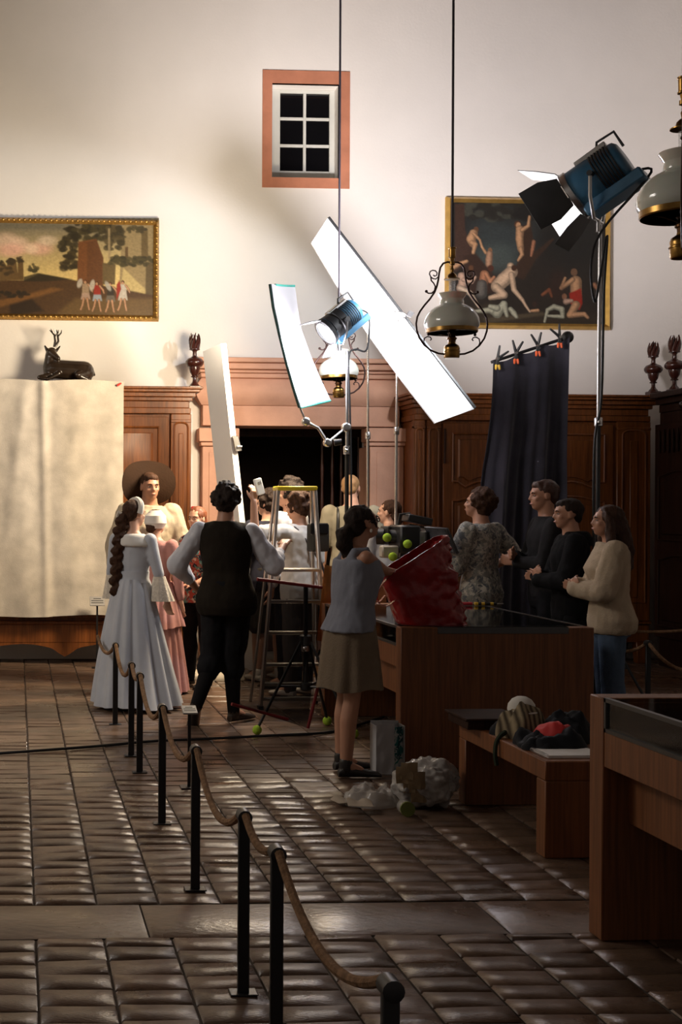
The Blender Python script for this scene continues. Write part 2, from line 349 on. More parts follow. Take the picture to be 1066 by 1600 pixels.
# ------------------------------------------------------------------ cabinets
def outline(x0, x1, z0, z1, top=None, bot=None, A=.05):
    pts = []; sh = {'cusp': [(0,0),(.08,0),(.13,-.55),(.2,-1),(.27,-.6),(.36,-.15),(.5,.15)], 'arch': [(0,0),(.08,.05),(.16,.28),(.26,.62),(.38,.9),(.5,1)], 'round': [(0,0),(.04,.45),(.15,.8),(.3,.95),(.5,1)]}
    def edge(kind, z, sgn):
        if not kind: return [(x0, z), (x1, z)]
        q = sh[kind]; q = q+[(1-t, h) for t, h in reversed(q[:-1])]; return [(x0+(x1-x0)*t, z+A*h*sgn) for t, h in q]
    return edge(bot, z0, 1) + list(reversed(edge(top, z1, 1)))
def panel(parent, pts, y, mat, out=-1, axis='y'):
    f = (lambda a, b, d: V((a, y+d, b))) if axis == 'y' else (lambda a, b, d: V((y+d, a, b)))
    n = len(pts); cx = sum(p[0] for p in pts)/n; cz = (min(p[1] for p in pts)+max(p[1] for p in pts))/2
    pts3 = [f(a, b, -.004) for a, b in pts]
    o = MB().tube(pts3+[pts3[0]], .013, 6); md = o.build('panel_moulding', mat, parent)
    k = .055; w_ = max(p[0] for p in pts)-min(p[0] for p in pts); h_ = max(p[1] for p in pts)-min(p[1] for p in pts)
    kx, kz = 1-2*k/max(w_, .12), 1-2*k/max(h_, .12); kx = max(kx, .45); kz = max(kz, .45)
    inner = [(cx+(a-cx)*kx, cz+(b-cz)*kz) for a, b in pts]; in2 = [(cx+(a-cx)*kx*.94, cz+(b-cz)*(kz*.96)) for a, b in pts]
    r = MB().loft([[f(a, b, .003) for a, b in inner], [f(a, b, -.014) for a, b in in2]]); r.build('raised_panel', mat, parent)
def cabinet(name, label, x0, x1, yf, yb, ztop, mat, doors, pil, apron=True, zbase=.24):
    t = thing(name, ((x0+x1)/2, yf, 0), label, 'cabinet')
    zc = ztop-.27
    MB().box(x0+.03, x1-.03, yf+.025, yb, zbase, zc).build('carcass', mat, t, bevel=.004)
    for k, (a, b, o) in enumerate(((0, .06, .015), (.06, .13, .0), (.13, .17, .03), (.17, .215, .06), (.215, .245, .10), (.245, .27, .125))):
        MB().box(x0-o+.02, x1+o-.02, yf-o, yb, zc+a, zc+b).build('cornice_moulding', mat, t, bevel=.006)
    MB().box(x0, x1, yf, yb, zbase-.02, zbase+.17).build('bottom_rail', mat, t, bevel=.006)
    MB().box(x0-.015, x1+.015, yf-.022, yb, zbase+.17, zbase+.205).build('base_moulding', mat, t, bevel=.008)
    for (a, b) in pil:                           # corner pilasters with a round-topped sunk panel
        MB().box(a, b, yf-.012, yf+.06, zbase+.205, zc).build('pilaster', mat, t, bevel=.008)
        wv = (b-a)
        for q in ((.16, .84),):
            pts = outline(a+wv*q[0], a+wv*q[1], zbase+.4, zc-.14, 'round', None, .05)
            p3 = [V((u, yf-.014, v)) for u, v in pts]; MB().tube(p3+[p3[0]], .011, 6).build('pilaster_moulding', mat, t)
        MB().box(a+wv*.38, a+wv*.62, yf-.019, yf, zbase+.45, zc-.2).build('pilaster_reed', mat, t, bevel=.006)
        MB().box(a, b, yf-.02, yf+.06, zc-.09, zc-.06).build('pilaster_band', mat, t, bevel=.005)
    for (a, b) in doors:
        d = MB().box(a, b, yf-.004, yf+.03, zbase+.235, zc-.03).build('door', mat, t, bevel=.005)
        H0, H1 = zbase+.235, zc-.03; hh = H1-H0; m_ = .10
        panel(d, outline(a+m_, b-m_, H0+hh*.70, H1-.11, None, 'cusp', .055), yf-.006, mat)
        panel(d, outline(a+m_, b-m_, H0+hh*.36, H0+hh*.60, 'arch', 'cusp', .055), yf-.006, mat)
        panel(d, outline(a+m_, b-m_, H0+.12, H0+hh*.27, 'arch', None, .05), yf-.006, mat)
        MB().cyl((a+.012, yf-.016, H1-.42), (a+.012, yf-.016, H1-.06), .012, n=8).build('hinge', iron, d)
        MB().cyl((a+.012, yf-.016, H0+.08), (a+.012, yf-.016, H0+.42), .012, n=8).build('hinge', iron, d)
    if apron:
        n = 60; up = []; lo = []
        for i in range(n+1):
            s_ = i/n; x = x0+.04+(x1-x0-.08)*s_; c = abs(s_-.5)*2
            zz = zbase-.02-.05*(math.cos(c*math.pi*3)*.5+.5)*(1-c*.5)-(.075*max(0, 1-c*9) if c < .12 else 0)-.02*(1-c)
            up.append((x, yf+.005, zbase+.02)); lo.append((x, yf+.005, zz))
        MB().prism(up+lo[::-1], (0, .03, 0)).build('scalloped_apron', mat, t)
    for a in (x0, x1-.14):
        q = [(a, zbase), (a+.14, zbase), (a+.12, .12), (a+.10, 0), (a+.02, 0), (a+.01, .1)]
        MB().prism([(u, yf, v) for u, v in q], (0, .1, 0)).build('foot', mat, t, bevel=.006)
        MB().prism([(u, yb-.12, v) for u, v in q], (0, .1, 0)).build('foot', mat, t, bevel=.006)
    return t
zt_l, zt_r = Z(603, YC-.12, 210), Z(614.5, YC-.12, 740)
xl1 = X(298, YC)
xl0 = X(-95, YC)
cab_l = cabinet('oak_cabinet', 'waxed oak cabinet with scalloped apron behind the hanging linen', xl0, xl1, YC, YW-.01, zt_l, wood,
        [(xl0+.24, (xl0+X(262, YC))/2-.005), ((xl0+X(262, YC))/2+.005, X(262, YC))], [(xl0, xl0+.22), (X(266, YC), xl1)])
xr0, xr1 = X(646, YC), X(1016, YC)
cab_r = cabinet('oak_cabinet', 'long dark oak cabinet behind the black cloth and the onlookers', xr0, xr1, YC, YW-.01, zt_r, wood,
        [(X(692, YC), X(820, YC)), (X(826, YC), X(958, YC))], [(xr0, X(664, YC)), (X(666, YC), X(688, YC)), (X(963, YC), xr1)], apron=False)
# side cabinet that runs towards the viewer along the dark side
xs = X(1014, YC); ts = thing('choir_cabinet', (xs+.4, 11.2, 0), 'almost black tall cabinet along the side wall below two finials', 'cabinet')
zs = zt_r+.01
MB().box(xs+.03, XR-.01, 9.6, YC-.16, 0, zs-.2).build('carcass', wood_dark, ts, bevel=.006)
for a, b, o in ((.2, .12, .03), (.12, .06, .07), (.06, 0, .13)): MB().box(xs+.05-o, XR-.01, 9.6-o, YC-.16, zs-a, zs-b).build('cornice_moulding', wood_dark, ts, bevel=.006)
for k in range(3):
    y0 = 9.7+k*1.0
    dd = MB().box(xs+.005, xs+.04, y0, y0+.94, .3, zs-.32).build('door', wood_dark, ts, bevel=.005)
    panel(dd, outline(y0+.1, y0+.84, .42, 1.1, 'arch', None, .05), xs, wood_dark, axis='x'); panel(dd, outline(y0+.1, y0+.84, 1.3, 1.95, 'arch', None, .05), xs, wood_dark, axis='x')
    for i in range(9):
        yy = y0+.1+i*.09; MB().lathe((xs-.012, yy, zs-.62), [(.008,0),(.016,.03),(.010,.08),(.018,.14),(.010,.2),(.008,.24)], 8).build('spindle', wood_dark, dd)
MB().ell((xs-.03, 12.02, zs-.16), (.045, .045, .045)).build('knob', M('polished_knob', (.02, .012, .01), .12), ts)

# ------------------------------------------------------------------ framed paintings
def canvas_mesh(name, x0, x1, y0, y1, Yp, fn, nx, ny, parent, sc):
    xs_ = np.linspace(x0, x1, nx); ys_ = np.linspace(y0, y1, ny); img = fn(xs_, ys_)
    vs = []; fs = []
    pa, pb, pc, pd = P(x0, y0, Yp), P(x1, y0, Yp), P(x1, y1, Yp), P(x0, y1, Yp); org = ORI[parent.name]
    for j in range(ny):
        t = j/(ny-1); a = pa.lerp(pd, t); b = pb.lerp(pc, t)
        for i in range(nx): vs.append(a.lerp(b, i/(nx-1))-org)
    for j in range(ny-1):
        for i in range(nx-1): k = j*nx+i; fs.append((k, k+nx, k+nx+1, k+1))
    me = bpy.data.meshes.new(name); me.from_pydata([tuple(p) for p in vs], [], fs)
    at = me.color_attributes.new('paint', 'FLOAT_COLOR', 'POINT'); c = np.ones((ny*nx, 4), np.float32); c[:, :3] = img.reshape(-1, 3); at.data.foreach_set('color', c.reshape(-1))
    mt = M('oil_paint', (.1, .1, .1), .42, var=0); nt = mt.node_tree
    if 'pa' not in nt.nodes:
        an = nt.nodes.new('ShaderNodeAttribute'); an.name = 'pa'; an.attribute_name = 'paint'; nt.links.new(an.outputs['Color'], nt.nodes['Principled BSDF'].inputs['Base Color'])
    return link(me, name, mt, parent, org, True, 180)
class Paint:
    def __init__(s, xs, ys, fx, fy, sc, seed):
        s.x, s.y = np.meshgrid((xs-fx)*sc, (ys-fy)*sc); s.img = np.zeros(s.x.shape+(3,)); s.rng = np.random.RandomState(seed); s.sh = s.x.shape
    tone = 1.0
    def mix(s, m, c): c = np.array(s2l(c))*s.tone; s.img = s.img*(1-m[..., None])+c*m[..., None]
    def grad(s, y0, c0, y1, c1): t = np.clip((s.y-y0)/(y1-y0), 0, 1)[..., None]; s.img = np.array(s2l(c0))*(1-t)+np.array(s2l(c1))*t
    def ell(s, cx, cy, rx, ry, c, a=1, soft=.25, rot=0):
        dx, dy = s.x-cx, s.y-cy; ca, sa = math.cos(rot), math.sin(rot); u = (dx*ca+dy*sa)/rx; v = (-dx*sa+dy*ca)/ry
        s.mix(a*np.clip((1-np.sqrt(u*u+v*v))/soft+.5, 0, 1), c)
    def poly(s, pts, c, a=1, soft=4):
        ins = np.zeros(s.sh, bool); d = np.full(s.sh, 1e9); n = len(pts)
        for i in range(n):
            x1, y1 = pts[i]; x2, y2 = pts[(i+1) % n]
            if y1 != y2:
                k = ((y1 > s.y) != (y2 > s.y)) & (s.x < (x2-x1)*(s.y-y1)/(y2-y1)+x1); ins ^= k
            dx, dy = x2-x1, y2-y1; t = np.clip(((s.x-x1)*dx+(s.y-y1)*dy)/(dx*dx+dy*dy+1e-9), 0, 1); d = np.minimum(d, np.hypot(s.x-x1-t*dx, s.y-y1-t*dy))
        s.mix(a*np.clip(np.where(ins, d, -d)/soft+.5, 0, 1), c)
    def limb(s, pts, w, c, a=1, soft=3):
        for (x1, y1), (x2, y2), w1, w2 in zip(pts, pts[1:], w, w[1:]):
            dx, dy = x2-x1, y2-y1; t = np.clip(((s.x-x1)*dx+(s.y-y1)*dy)/(dx*dx+dy*dy+1e-9), 0, 1)
            w_ = w1+(w2-w1)*t; s.mix(a*np.clip((w_*1.04-np.hypot(s.x-x1-t*dx, s.y-y1-t*dy))/soft+.5, 0, 1), tuple(k*.66 for k in c))
        for (x1, y1), (x2, y2), w1, w2 in zip(pts, pts[1:], w, w[1:]):
            dx, dy = x2-x1, y2-y1; t = np.clip(((s.x-x1)*dx+(s.y-y1)*dy)/(dx*dx+dy*dy+1e-9), 0, 1); w_ = w1+(w2-w1)*t
            s.mix(a*np.clip((w_*.78-np.hypot(s.x-x1-t*dx+w_*.16, s.y-y1-t*dy+w_*.14))/(w_*.7)+.2, 0, 1), tuple(min(255, k*1.06) for k in c))
    def foliage(s, cx, cy, rx, ry, c, n=40, r=14, c2=None):
        for k in range(n):
            a = s.rng.rand()*6.28; q = math.sqrt(s.rng.rand()); cc = c if c2 is None or s.rng.rand() < .6 else c2
            s.ell(cx+rx*q*math.cos(a), cy+ry*q*math.sin(a), r*(.6+s.rng.rand()*.7), r*(.4+s.rng.rand()*.5), cc, .85, .4)
    def grain(s, k):
        n = s.rng.rand(*s.sh); n = (n+np.roll(n, 1, 0)+np.roll(n, 1, 1)+np.roll(n, -1, 1))/4; s.img = np.clip(s.img*(1+(n-.5)[..., None]*k), 0, 1)
def left_painting(xs, ys):
    p = Paint(xs, ys, 0, 330, 4.1, 3)
    p.grad(85, (104, 96, 78), 430, (196, 172, 112))
    p.poly([(-400, 85), (430, 85), (400, 120), (-400, 112)], (98, 92, 74), .7, 20)
    for cx, cy, rx, ry, c in ((40,195,70,50,(196,166,140)),(120,215,60,45,(200,168,142)),(-120,190,90,60,(190,160,136)),(70,250,90,40,(198,150,128)),(250,240,80,40,(196,152,130)),(300,190,60,30,(190,168,140)),(-260,230,90,50,(190,160,136)),(200,240,40,30,(204,176,146))): p.ell(cx, cy, rx, ry, c, .75, .8)
    p.poly([(780,90),(1000,90),(1000,600),(760,560)], (134,116,80), 1, 6); p.poly([(905,130),(945,125),(950,300),(905,310)], (92,76,46), 1, 8); p.poly([(935,330),(985,320),(985,545),(930,540)], (84,70,44), 1, 8)
    p.poly([(790,365),(930,500),(930,550),(760,560)], (176,156,104), .9, 10); p.poly([(800,230),(820,228),(820,300),(800,300)], (86,66,40), 1, 6)
    p.foliage(600, 130, 190, 55, (44,38,22), 70, 26, (62,54,30)); p.foliage(440, 210, 60, 60, (42,36,20), 30, 22, (58,50,28)); p.foliage(450, 330, 60, 60, (46,38,20), 30, 24, (60,50,26)); p.foliage(720, 170, 70, 90, (56,48,28), 40, 22, (78,66,40))
    p.poly([(500,195),(615,178),(660,300),(660,480),(490,480)], (104,64,32), 1, 8); p.poly([(555,200),(615,180),(660,300),(655,470),(555,470)], (86,54,28), .8, 10)
    p.poly([(690,110),(703,110),(706,310),(690,310)], (140,122,88), .8, 5); p.poly([(655,330),(740,340),(735,470),(655,470)], (92,76,46), 1, 6)
    p.foliage(830, 320, 170, 30, (50,44,24), 50, 20, (66,58,32)); p.foliage(860, 115, 60, 20, (70,62,38), 16, 16); p.foliage(920, 120, 25, 18, (66,56,36), 8, 14)
    p.poly([(-500,450),(160,440),(250,400),(420,432),(520,450),(1100,560),(1100,740),(-500,740)], (70,48,24), 1, 10)
    p.poly([(150,420),(240,395),(330,412),(460,436),(300,450),(150,450)], (40,34,18), .9, 8)
    p.poly([(-100,590),(140,540),(330,490),(400,500),(200,560),(-100,640)], (112,76,36), .8, 16); p.poly([(480,560),(1000,560),(1000,680),(330,680)], (96,74,40), .8, 25)
    p.poly([(60,600),(200,560),(280,640),(60,670)], (34,24,12), .85, 20); p.foliage(60, 530, 120, 20, (38,30,16), 24, 16)
    p.poly([(-60,400),(-40,340),(20,320),(40,350),(60,300),(100,310),(110,390),(110,310),(145,300),(150,440),(-60,450)], (92,70,38), 1, 6)
    p.foliage(65, 320, 28, 28, (56,44,24), 16, 14); p.foliage(128, 310, 20, 20, (56,44,24), 10, 12); p.foliage(5, 330, 18, 24, (52,42,22), 8, 12); p.foliage(208, 365, 30, 26, (62,56,32), 16, 14); p.foliage(40, 380, 40, 30, (60,46,24), 14, 14)
    p.tone = .62
    fl, wh, rd = (206,156,118), (206,196,180), (168,52,34)
    for cx, top, body, cloth in ((545,440,(176,150,120),(190,160,140)),(620,450,rd,(170,180,190)),(705,455,(60,50,38),(120,110,96)),(785,445,wh,wh)):
        p.ell(cx, top+10, 11, 13, (96,60,34)); p.ell(cx-2, top+16, 8, 9, fl); p.poly([(cx-20,top+24),(cx+20,top+24),(cx+24,top+90),(cx-22,top+90)], body, 1, 6); p.poly([(cx-22,top+85),(cx+24,top+85),(cx+32,top+125),(cx-30,top+125)], cloth, 1, 6)
        p.limb([(cx-10,top+120),(cx-18,top+160),(cx-30,top+190)], (8,6,6), fl); p.limb([(cx+12,top+120),(cx+18,top+160),(cx+24,top+190)], (8,6,6), fl); p.limb([(cx+18,top+30),(cx+38,top+55),(cx+44,top+75)], (7,6,5), fl)
    p.ell(508, 462, 16, 30, wh, .9, .4, .3); p.ell(588, 475, 16, 36, wh, .9, .4, .2); p.ell(690, 480, 14, 34, (190,184,170), .9, .4, -.5); p.poly([(745,470),(765,440),(775,500),(745,570)], rd, 1, 6)
    p.grain(.5); return p.img
def right_painting(xs, ys):
    p = Paint(xs, ys, 690, 290, 3.807, 5)
    p.grad(100, (30,28,26), 830, (34,27,20))
    p.ell(360, 300, 190, 170, (46,52,52), .9, .9); p.ell(330, 430, 120, 80, (64,72,68), .7, .9); p.ell(470, 180, 200, 60, (36,38,36), .8, .8); p.ell(800, 320, 200, 160, (22,22,20), .9, .9)
    p.foliage(300, 150, 230, 50, (34,32,28), 60, 30, (58,58,50)); p.foliage(620, 150, 200, 50, (26,24,22), 40, 34)
    p.poly([(80,110),(135,110),(140,260),(190,420),(80,520)], (58,40,32), 1, 10); p.poly([(130,420),(200,400),(300,520),(330,640),(130,640)], (48,32,24), 1, 14)
    p.poly([(470,240),(530,220),(545,330),(520,420),(600,360),(660,310),(670,320),(560,440),(490,560),(430,540),(460,420)], (50,34,24), 1, 8)
    p.poly([(40,760),(300,690),(450,770),(700,760),(1000,760),(1000,860),(40,860)], (44,36,26), 1, 20); p.poly([(250,790),(600,750),(620,770),(260,820)], (72,62,46), .8, 14)
    p.tone = .66
    f1, f2, f3 = (198,152,112), (210,178,146), (176,174,150)
    L = p.limb; E = p.ell
    E(205,262,15,17,(110,74,50)); L([(190,285),(175,320),(185,345)], (24,26,22), f1); L([(180,340),(200,350),(188,400)], (16,14,10), f1); L([(190,285),(215,310),(228,325)], (10,8,7), f1)
    L([(228,325),(240,365),(262,400)], (7,8,9), f1); E(288,385,13,15,(140,100,70)); L([(285,405),(282,440),(280,470)], (18,20,18), (182,140,110))
    E(452,232,20,22,(92,58,38)); E(456,236,14,17,f1); L([(465,262),(462,320),(470,380)], (24,22,18), f1); L([(478,265),(515,240),(522,185)], (12,10,8), f1); L([(470,375),(478,410),(455,445)], (14,11,7), f1); L([(548,335),(540,380),(532,418)], (12,11,7), (170,116,86))
    E(175,490,15,17,(100,66,44)); L([(120,540),(130,580),(110,610)], (24,26,22), (206,170,146)); L([(130,560),(180,575),(200,545)], (13,11,9), (206,170,146)); L([(110,610),(170,640),(222,722)], (18,16,8), (216,190,164)); E(90,470,16,18,f1); L([(70,490),(110,465),(150,450)], (12,12,10), f1)
    E(292,492,18,20,(84,48,34)); L([(255,530),(248,580)], (26,26), (182,124,90)); L([(265,525),(290,570),(312,545)], (14,12,9), (192,134,98)); L([(240,590),(236,640)], (30,34), (104,98,90))
    L([(410,478),(412,520)], (20,24), f2); L([(415,515),(370,560),(330,600)], (36,40,36), f2); L([(325,605),(370,650),(290,668)], (26,22,14), f2); L([(415,530),(430,620),(480,680)], (18,15,11), f2); L([(480,680),(500,715),(525,750)], (10,8,6), f2); E(430,490,16,18,(70,44,30))
    L([(200,748),(290,740),(330,760)], (9,18,26), f3); L([(330,760),(370,705),(388,775)], (28,20,10), f3); L([(410,735),(430,760),(445,782)], (14,16,10), f3); L([(290,720),(330,730)], (14,20), f3)
    E(552,705,14,17,(60,40,30)); L([(535,745),(572,742)], (8,10), f1); L([(612,810),(630,740),(670,720),(715,735),(720,780),(635,775)], (7,11,15,16,12,8), f3)
    E(788,515,20,22,(120,88,64)); L([(800,570),(800,640)], (32,34), f1); L([(780,560),(712,610),(735,550)], (15,12,8), f1); p.poly([(760,640),(830,610),(838,700),(820,740),(765,700)], (164,42,26), 1, 8); L([(800,710),(762,770),(850,765),(870,785)], (24,18,13,9), f1)
    E(730,660,15,18,(150,104,76)); L([(740,690),(775,685)], (18,10), (196,160,136)); L([(600,650),(640,620),(655,660)], (10,12,8), (128,76,50)); L([(910,590),(930,620)], (14,10), (160,110,80)); E(690,600,50,90,(60,34,24),.5,.9)
    p.grain(.5); return p.img
def painting(name, label, x0, x1, ytl, ybl, ytr, ybr, fw, fn, fmat, beads, nx, ny, cx=None):
    Yp = YW-.05; t = thing(name, P((x0+x1)/2, (ybl+ybr)/2, YW-.03), label, 'painting')
    A, B, C_, D = P(x0, ytl, Yp), P(x1, ytr, Yp), P(x1, ybr, Yp), P(x0, ybl, Yp)
    # true rectangle
    xa, xb = (A.x+D.x)/2, (B.x+C_.x)/2; za, zb = (A.z+B.z)/2, (C_.z+D.z)/2; f = fw
    for s_, pr in (('top', [(xa,za),(xb,za),(xb-f,za-f),(xa+f,za-f)]), ('bottom', [(xa,zb),(xb,zb),(xb-f,zb+f),(xa+f,zb+f)]), ('l', [(xa,za),(xa,zb),(xa+f,zb+f),(xa+f,za-f)]), ('r', [(xb,za),(xb,zb),(xb-f,zb+f),(xb-f,za-f)])):
        o1 = pr; mid = [((pr[0][0]*.5+pr[3][0]*.5), (pr[0][1]*.5+pr[3][1]*.5)), ((pr[1][0]*.5+pr[2][0]*.5), (pr[1][1]*.5+pr[2][1]*.5))]
        b = MB(); y0, y1, y2 = YW, Yp-.02, Yp+.005
        vs = [V((pr[0][0],y0,pr[0][1])),V((pr[1][0],y0,pr[1][1])),V((pr[0][0],y2,pr[0][1])),V((pr[1][0],y2,pr[1][1])),V((mid[0][0],y1-.015,mid[0][1])),V((mid[1][0],y1-.015,mid[1][1])),V((pr[3][0],Yp,pr[3][1])),V((pr[2][0],Yp,pr[2][1])),V((pr[3][0],y0,pr[3][1])),V((pr[2][0],y0,pr[2][1]))]
        b.add(vs, [(0,1,3,2),(2,3,5,4),(4,5,7,6),(6,7,9,8),(0,8,9,1),(0,2,4,6,8),(1,9,7,5,3)])
        mem = b.build('frame_rail', fmat, t)
        if beads:
            m0, m1 = V((mid[0][0], y1-.014, mid[0][1])), V((mid[1][0], y1-.014, mid[1][1])); n = max(3, int((m1-m0).length/.055)); orn = MB()
            for k in range(n+1):
                orn.ell(m0.lerp(m1, k/n), (.016, .008, .016), n=8, m=4)
            tag(orn.build('carved_beads', fmat, mem), kind='stuff')
    inn = lambda q: q
    cv = canvas_mesh('canvas', x0, x1, (ytl+ytr)/2, (ybl+ybr)/2, Yp+.012, fn, nx, ny, t, 1)
    return t
painting('landscape_painting', 'gilt framed landscape painting with figures before ruins, above the linen', -100, 248.5, 337.5, 497, 343.5, 502, .058, left_painting, gold, True, 300, 130)
painting('figure_painting', 'large dark gilt framed painting of struggling figures behind the big film light', 697.5, 955, 306.5, 512.5, 312, 515, .06, right_painting, gold_plain, False, 240, 190)

# fire call point beside the doorway
fc = thing('fire_call_point', P(307.5, 806, YW-.02), 'small red fire alarm box with white label beside the doorway', 'alarm')
a, b = P(299.5, 791, YW-.03), P(315.5, 807, YW-.03)
MB().box(a.x, b.x, YW-.035, YW, b.z, a.z).build('housing', M('alarm_red', (.55, .03, .02), .4), fc, bevel=.006)
a, b = P(302.5, 796, YW-.036), P(312.5, 803, YW-.036); MB().box(a.x, b.x, YW-.039, YW-.035, b.z, a.z).build('break_glass', M('label_white', (.8, .8, .8), .4), fc)

# ------------------------------------------------------------------ finials and deer
def finial(px, ytop, ybot, Y, label):
    b = P(px, ybot, Y); h = P(px, ytop, Y).z-b.z; t = thing('carved_finial', b, label, 'finial', 'turned flame finials on the cabinets'); s_ = h
    pf = [(.085,0),(.09,.02),(.075,.05),(.05,.075),(.036,.11),(.034,.17),(.065,.18),(.068,.195),(.045,.205),(.085,.27),(.10,.34),(.10,.36),(.135,.375),(.165,.42),(.165,.46),(.13,.51),(.07,.535),(.04,.56),(.036,.63),(.05,.655),(.095,.67),(.095,.685),(.05,.70),(.0,.70)]
    MB().lathe(b, [(r*s_, z*s_) for r, z in pf], 20).build('turned_base', wood_turned, t)
    rng = random.Random(int(px))
    fl = MB()
    for k in range(9):
        a = k*2*math.pi/8; r0 = .055 if k < 8 else 0; pts = []; rr = []
        hh = .24+.06*rng.random()
        for q in range(6):
            u = q/5; ang = a+u*.9; rad = r0*(1+.55*math.sin(u*2.6)); pts.append(b+V((math.cos(ang)*rad, math.sin(ang)*rad, .69+hh*u))*s_); rr.append((.034*(1-u*u*.85))*s_)
        fl.tube(pts, rr, 7)
    fl.build('carved_flame', wood_turned, t)
    MB().box(b.x-.06, b.x+.06, b.y-.06, b.y+.06, (zt_l if px < 600 else zt_r)-.001, b.z+.012).build('socle', wood_turned, t, bevel=.006); return t
finial(304, 518, 605, YW-.3, 'carved flame finial at the end of the linen hung cabinet')
finial(1021, 531, 613.5, YW-.3, 'carved flame finial on the dark cabinet, left of the pair by the picture edge')
finial(1054, 521.5, 610, YW-.5, 'carved flame finial on the dark cabinet, rightmost of the pair')

def deer():
    Yd = YW-.28; q = lambda zx, zy, dy=0: P(zx/3.2, 300+zy/3.2, Yd+dy)
    t = thing('deer_statue', q(330, 943), 'dark bronze statue of a resting deer on the cabinet top', 'statue')
    b = MB(); k = 13/1950/3.2
    b.cap(q(270,885), q(420,895), 48*k, 50*k); b.ell(q(345,890), (105*k, 48*k, 48*k)); b.ell(q(425,905), (48*k, 52*k, 38*k)); b.ell(q(255,890), (40*k, 42*k, 48*k))
    b.cap(q(250,880), q(252,815), 36*k, 26*k); b.cap(q(255,805,-.02), q(290,832,-.06), 24*k, 13*k); b.ell(q(258,800), (26*k, 24*k, 24*k))
    b.cap(q(238,795), q(224,770), 10*k, 5*k); b.cap(q(280,795,.03), q(300,772,.05), 9*k, 4*k)
    b.cap(q(250,915,-.05), q(195,926,-.07), 16*k, 10*k); b.cap(q(195,928,-.07), q(240,938,-.09), 10*k, 8*k); b.cap(q(270,918,-.04), q(295,905,-.09), 15*k, 11*k); b.cap(q(295,908,-.09), q(240,936,-.11), 11*k, 8*k)
    b.cap(q(430,910,-.04), q(390,915,-.12), 32*k, 18*k); b.cap(q(390,918,-.12), q(440,938,-.1), 14*k, 9*k); b.cap(q(440,930,.05), q(400,938,.05), 20*k, 14*k); b.cap(q(462,890), q(472,915), 8*k, 6*k)
    put(remesh(b, .007, 3), 'body', bronze, t)
    for sx, dy in ((0, -.02), (16, .04)):
        a = MB(); a.tube([q(272+sx*.3,775,dy), q(276+sx,745,dy), q(272+sx,715,dy*1.5), q(248+sx*2.2,690,dy*2)], [7*k,6*k,5*k,2*k], 7); a.tube([q(274+sx,722,dy), q(290+sx,705,dy), q(292+sx,690,dy)], [5*k,4*k,2*k], 6); a.tube([q(262+sx,704,dy*1.5), q(254+sx,684,dy)], [4*k,1.5*k], 6)
        a.build('antler', bronze, t)
    MB().prism([q(180,946,-.13), q(478,946,-.13), q(478,946,.13), q(180,946,.13)], (0,0,zt_l+.002-q(330,946).z)).build('plinth', bronze, t)
deer()
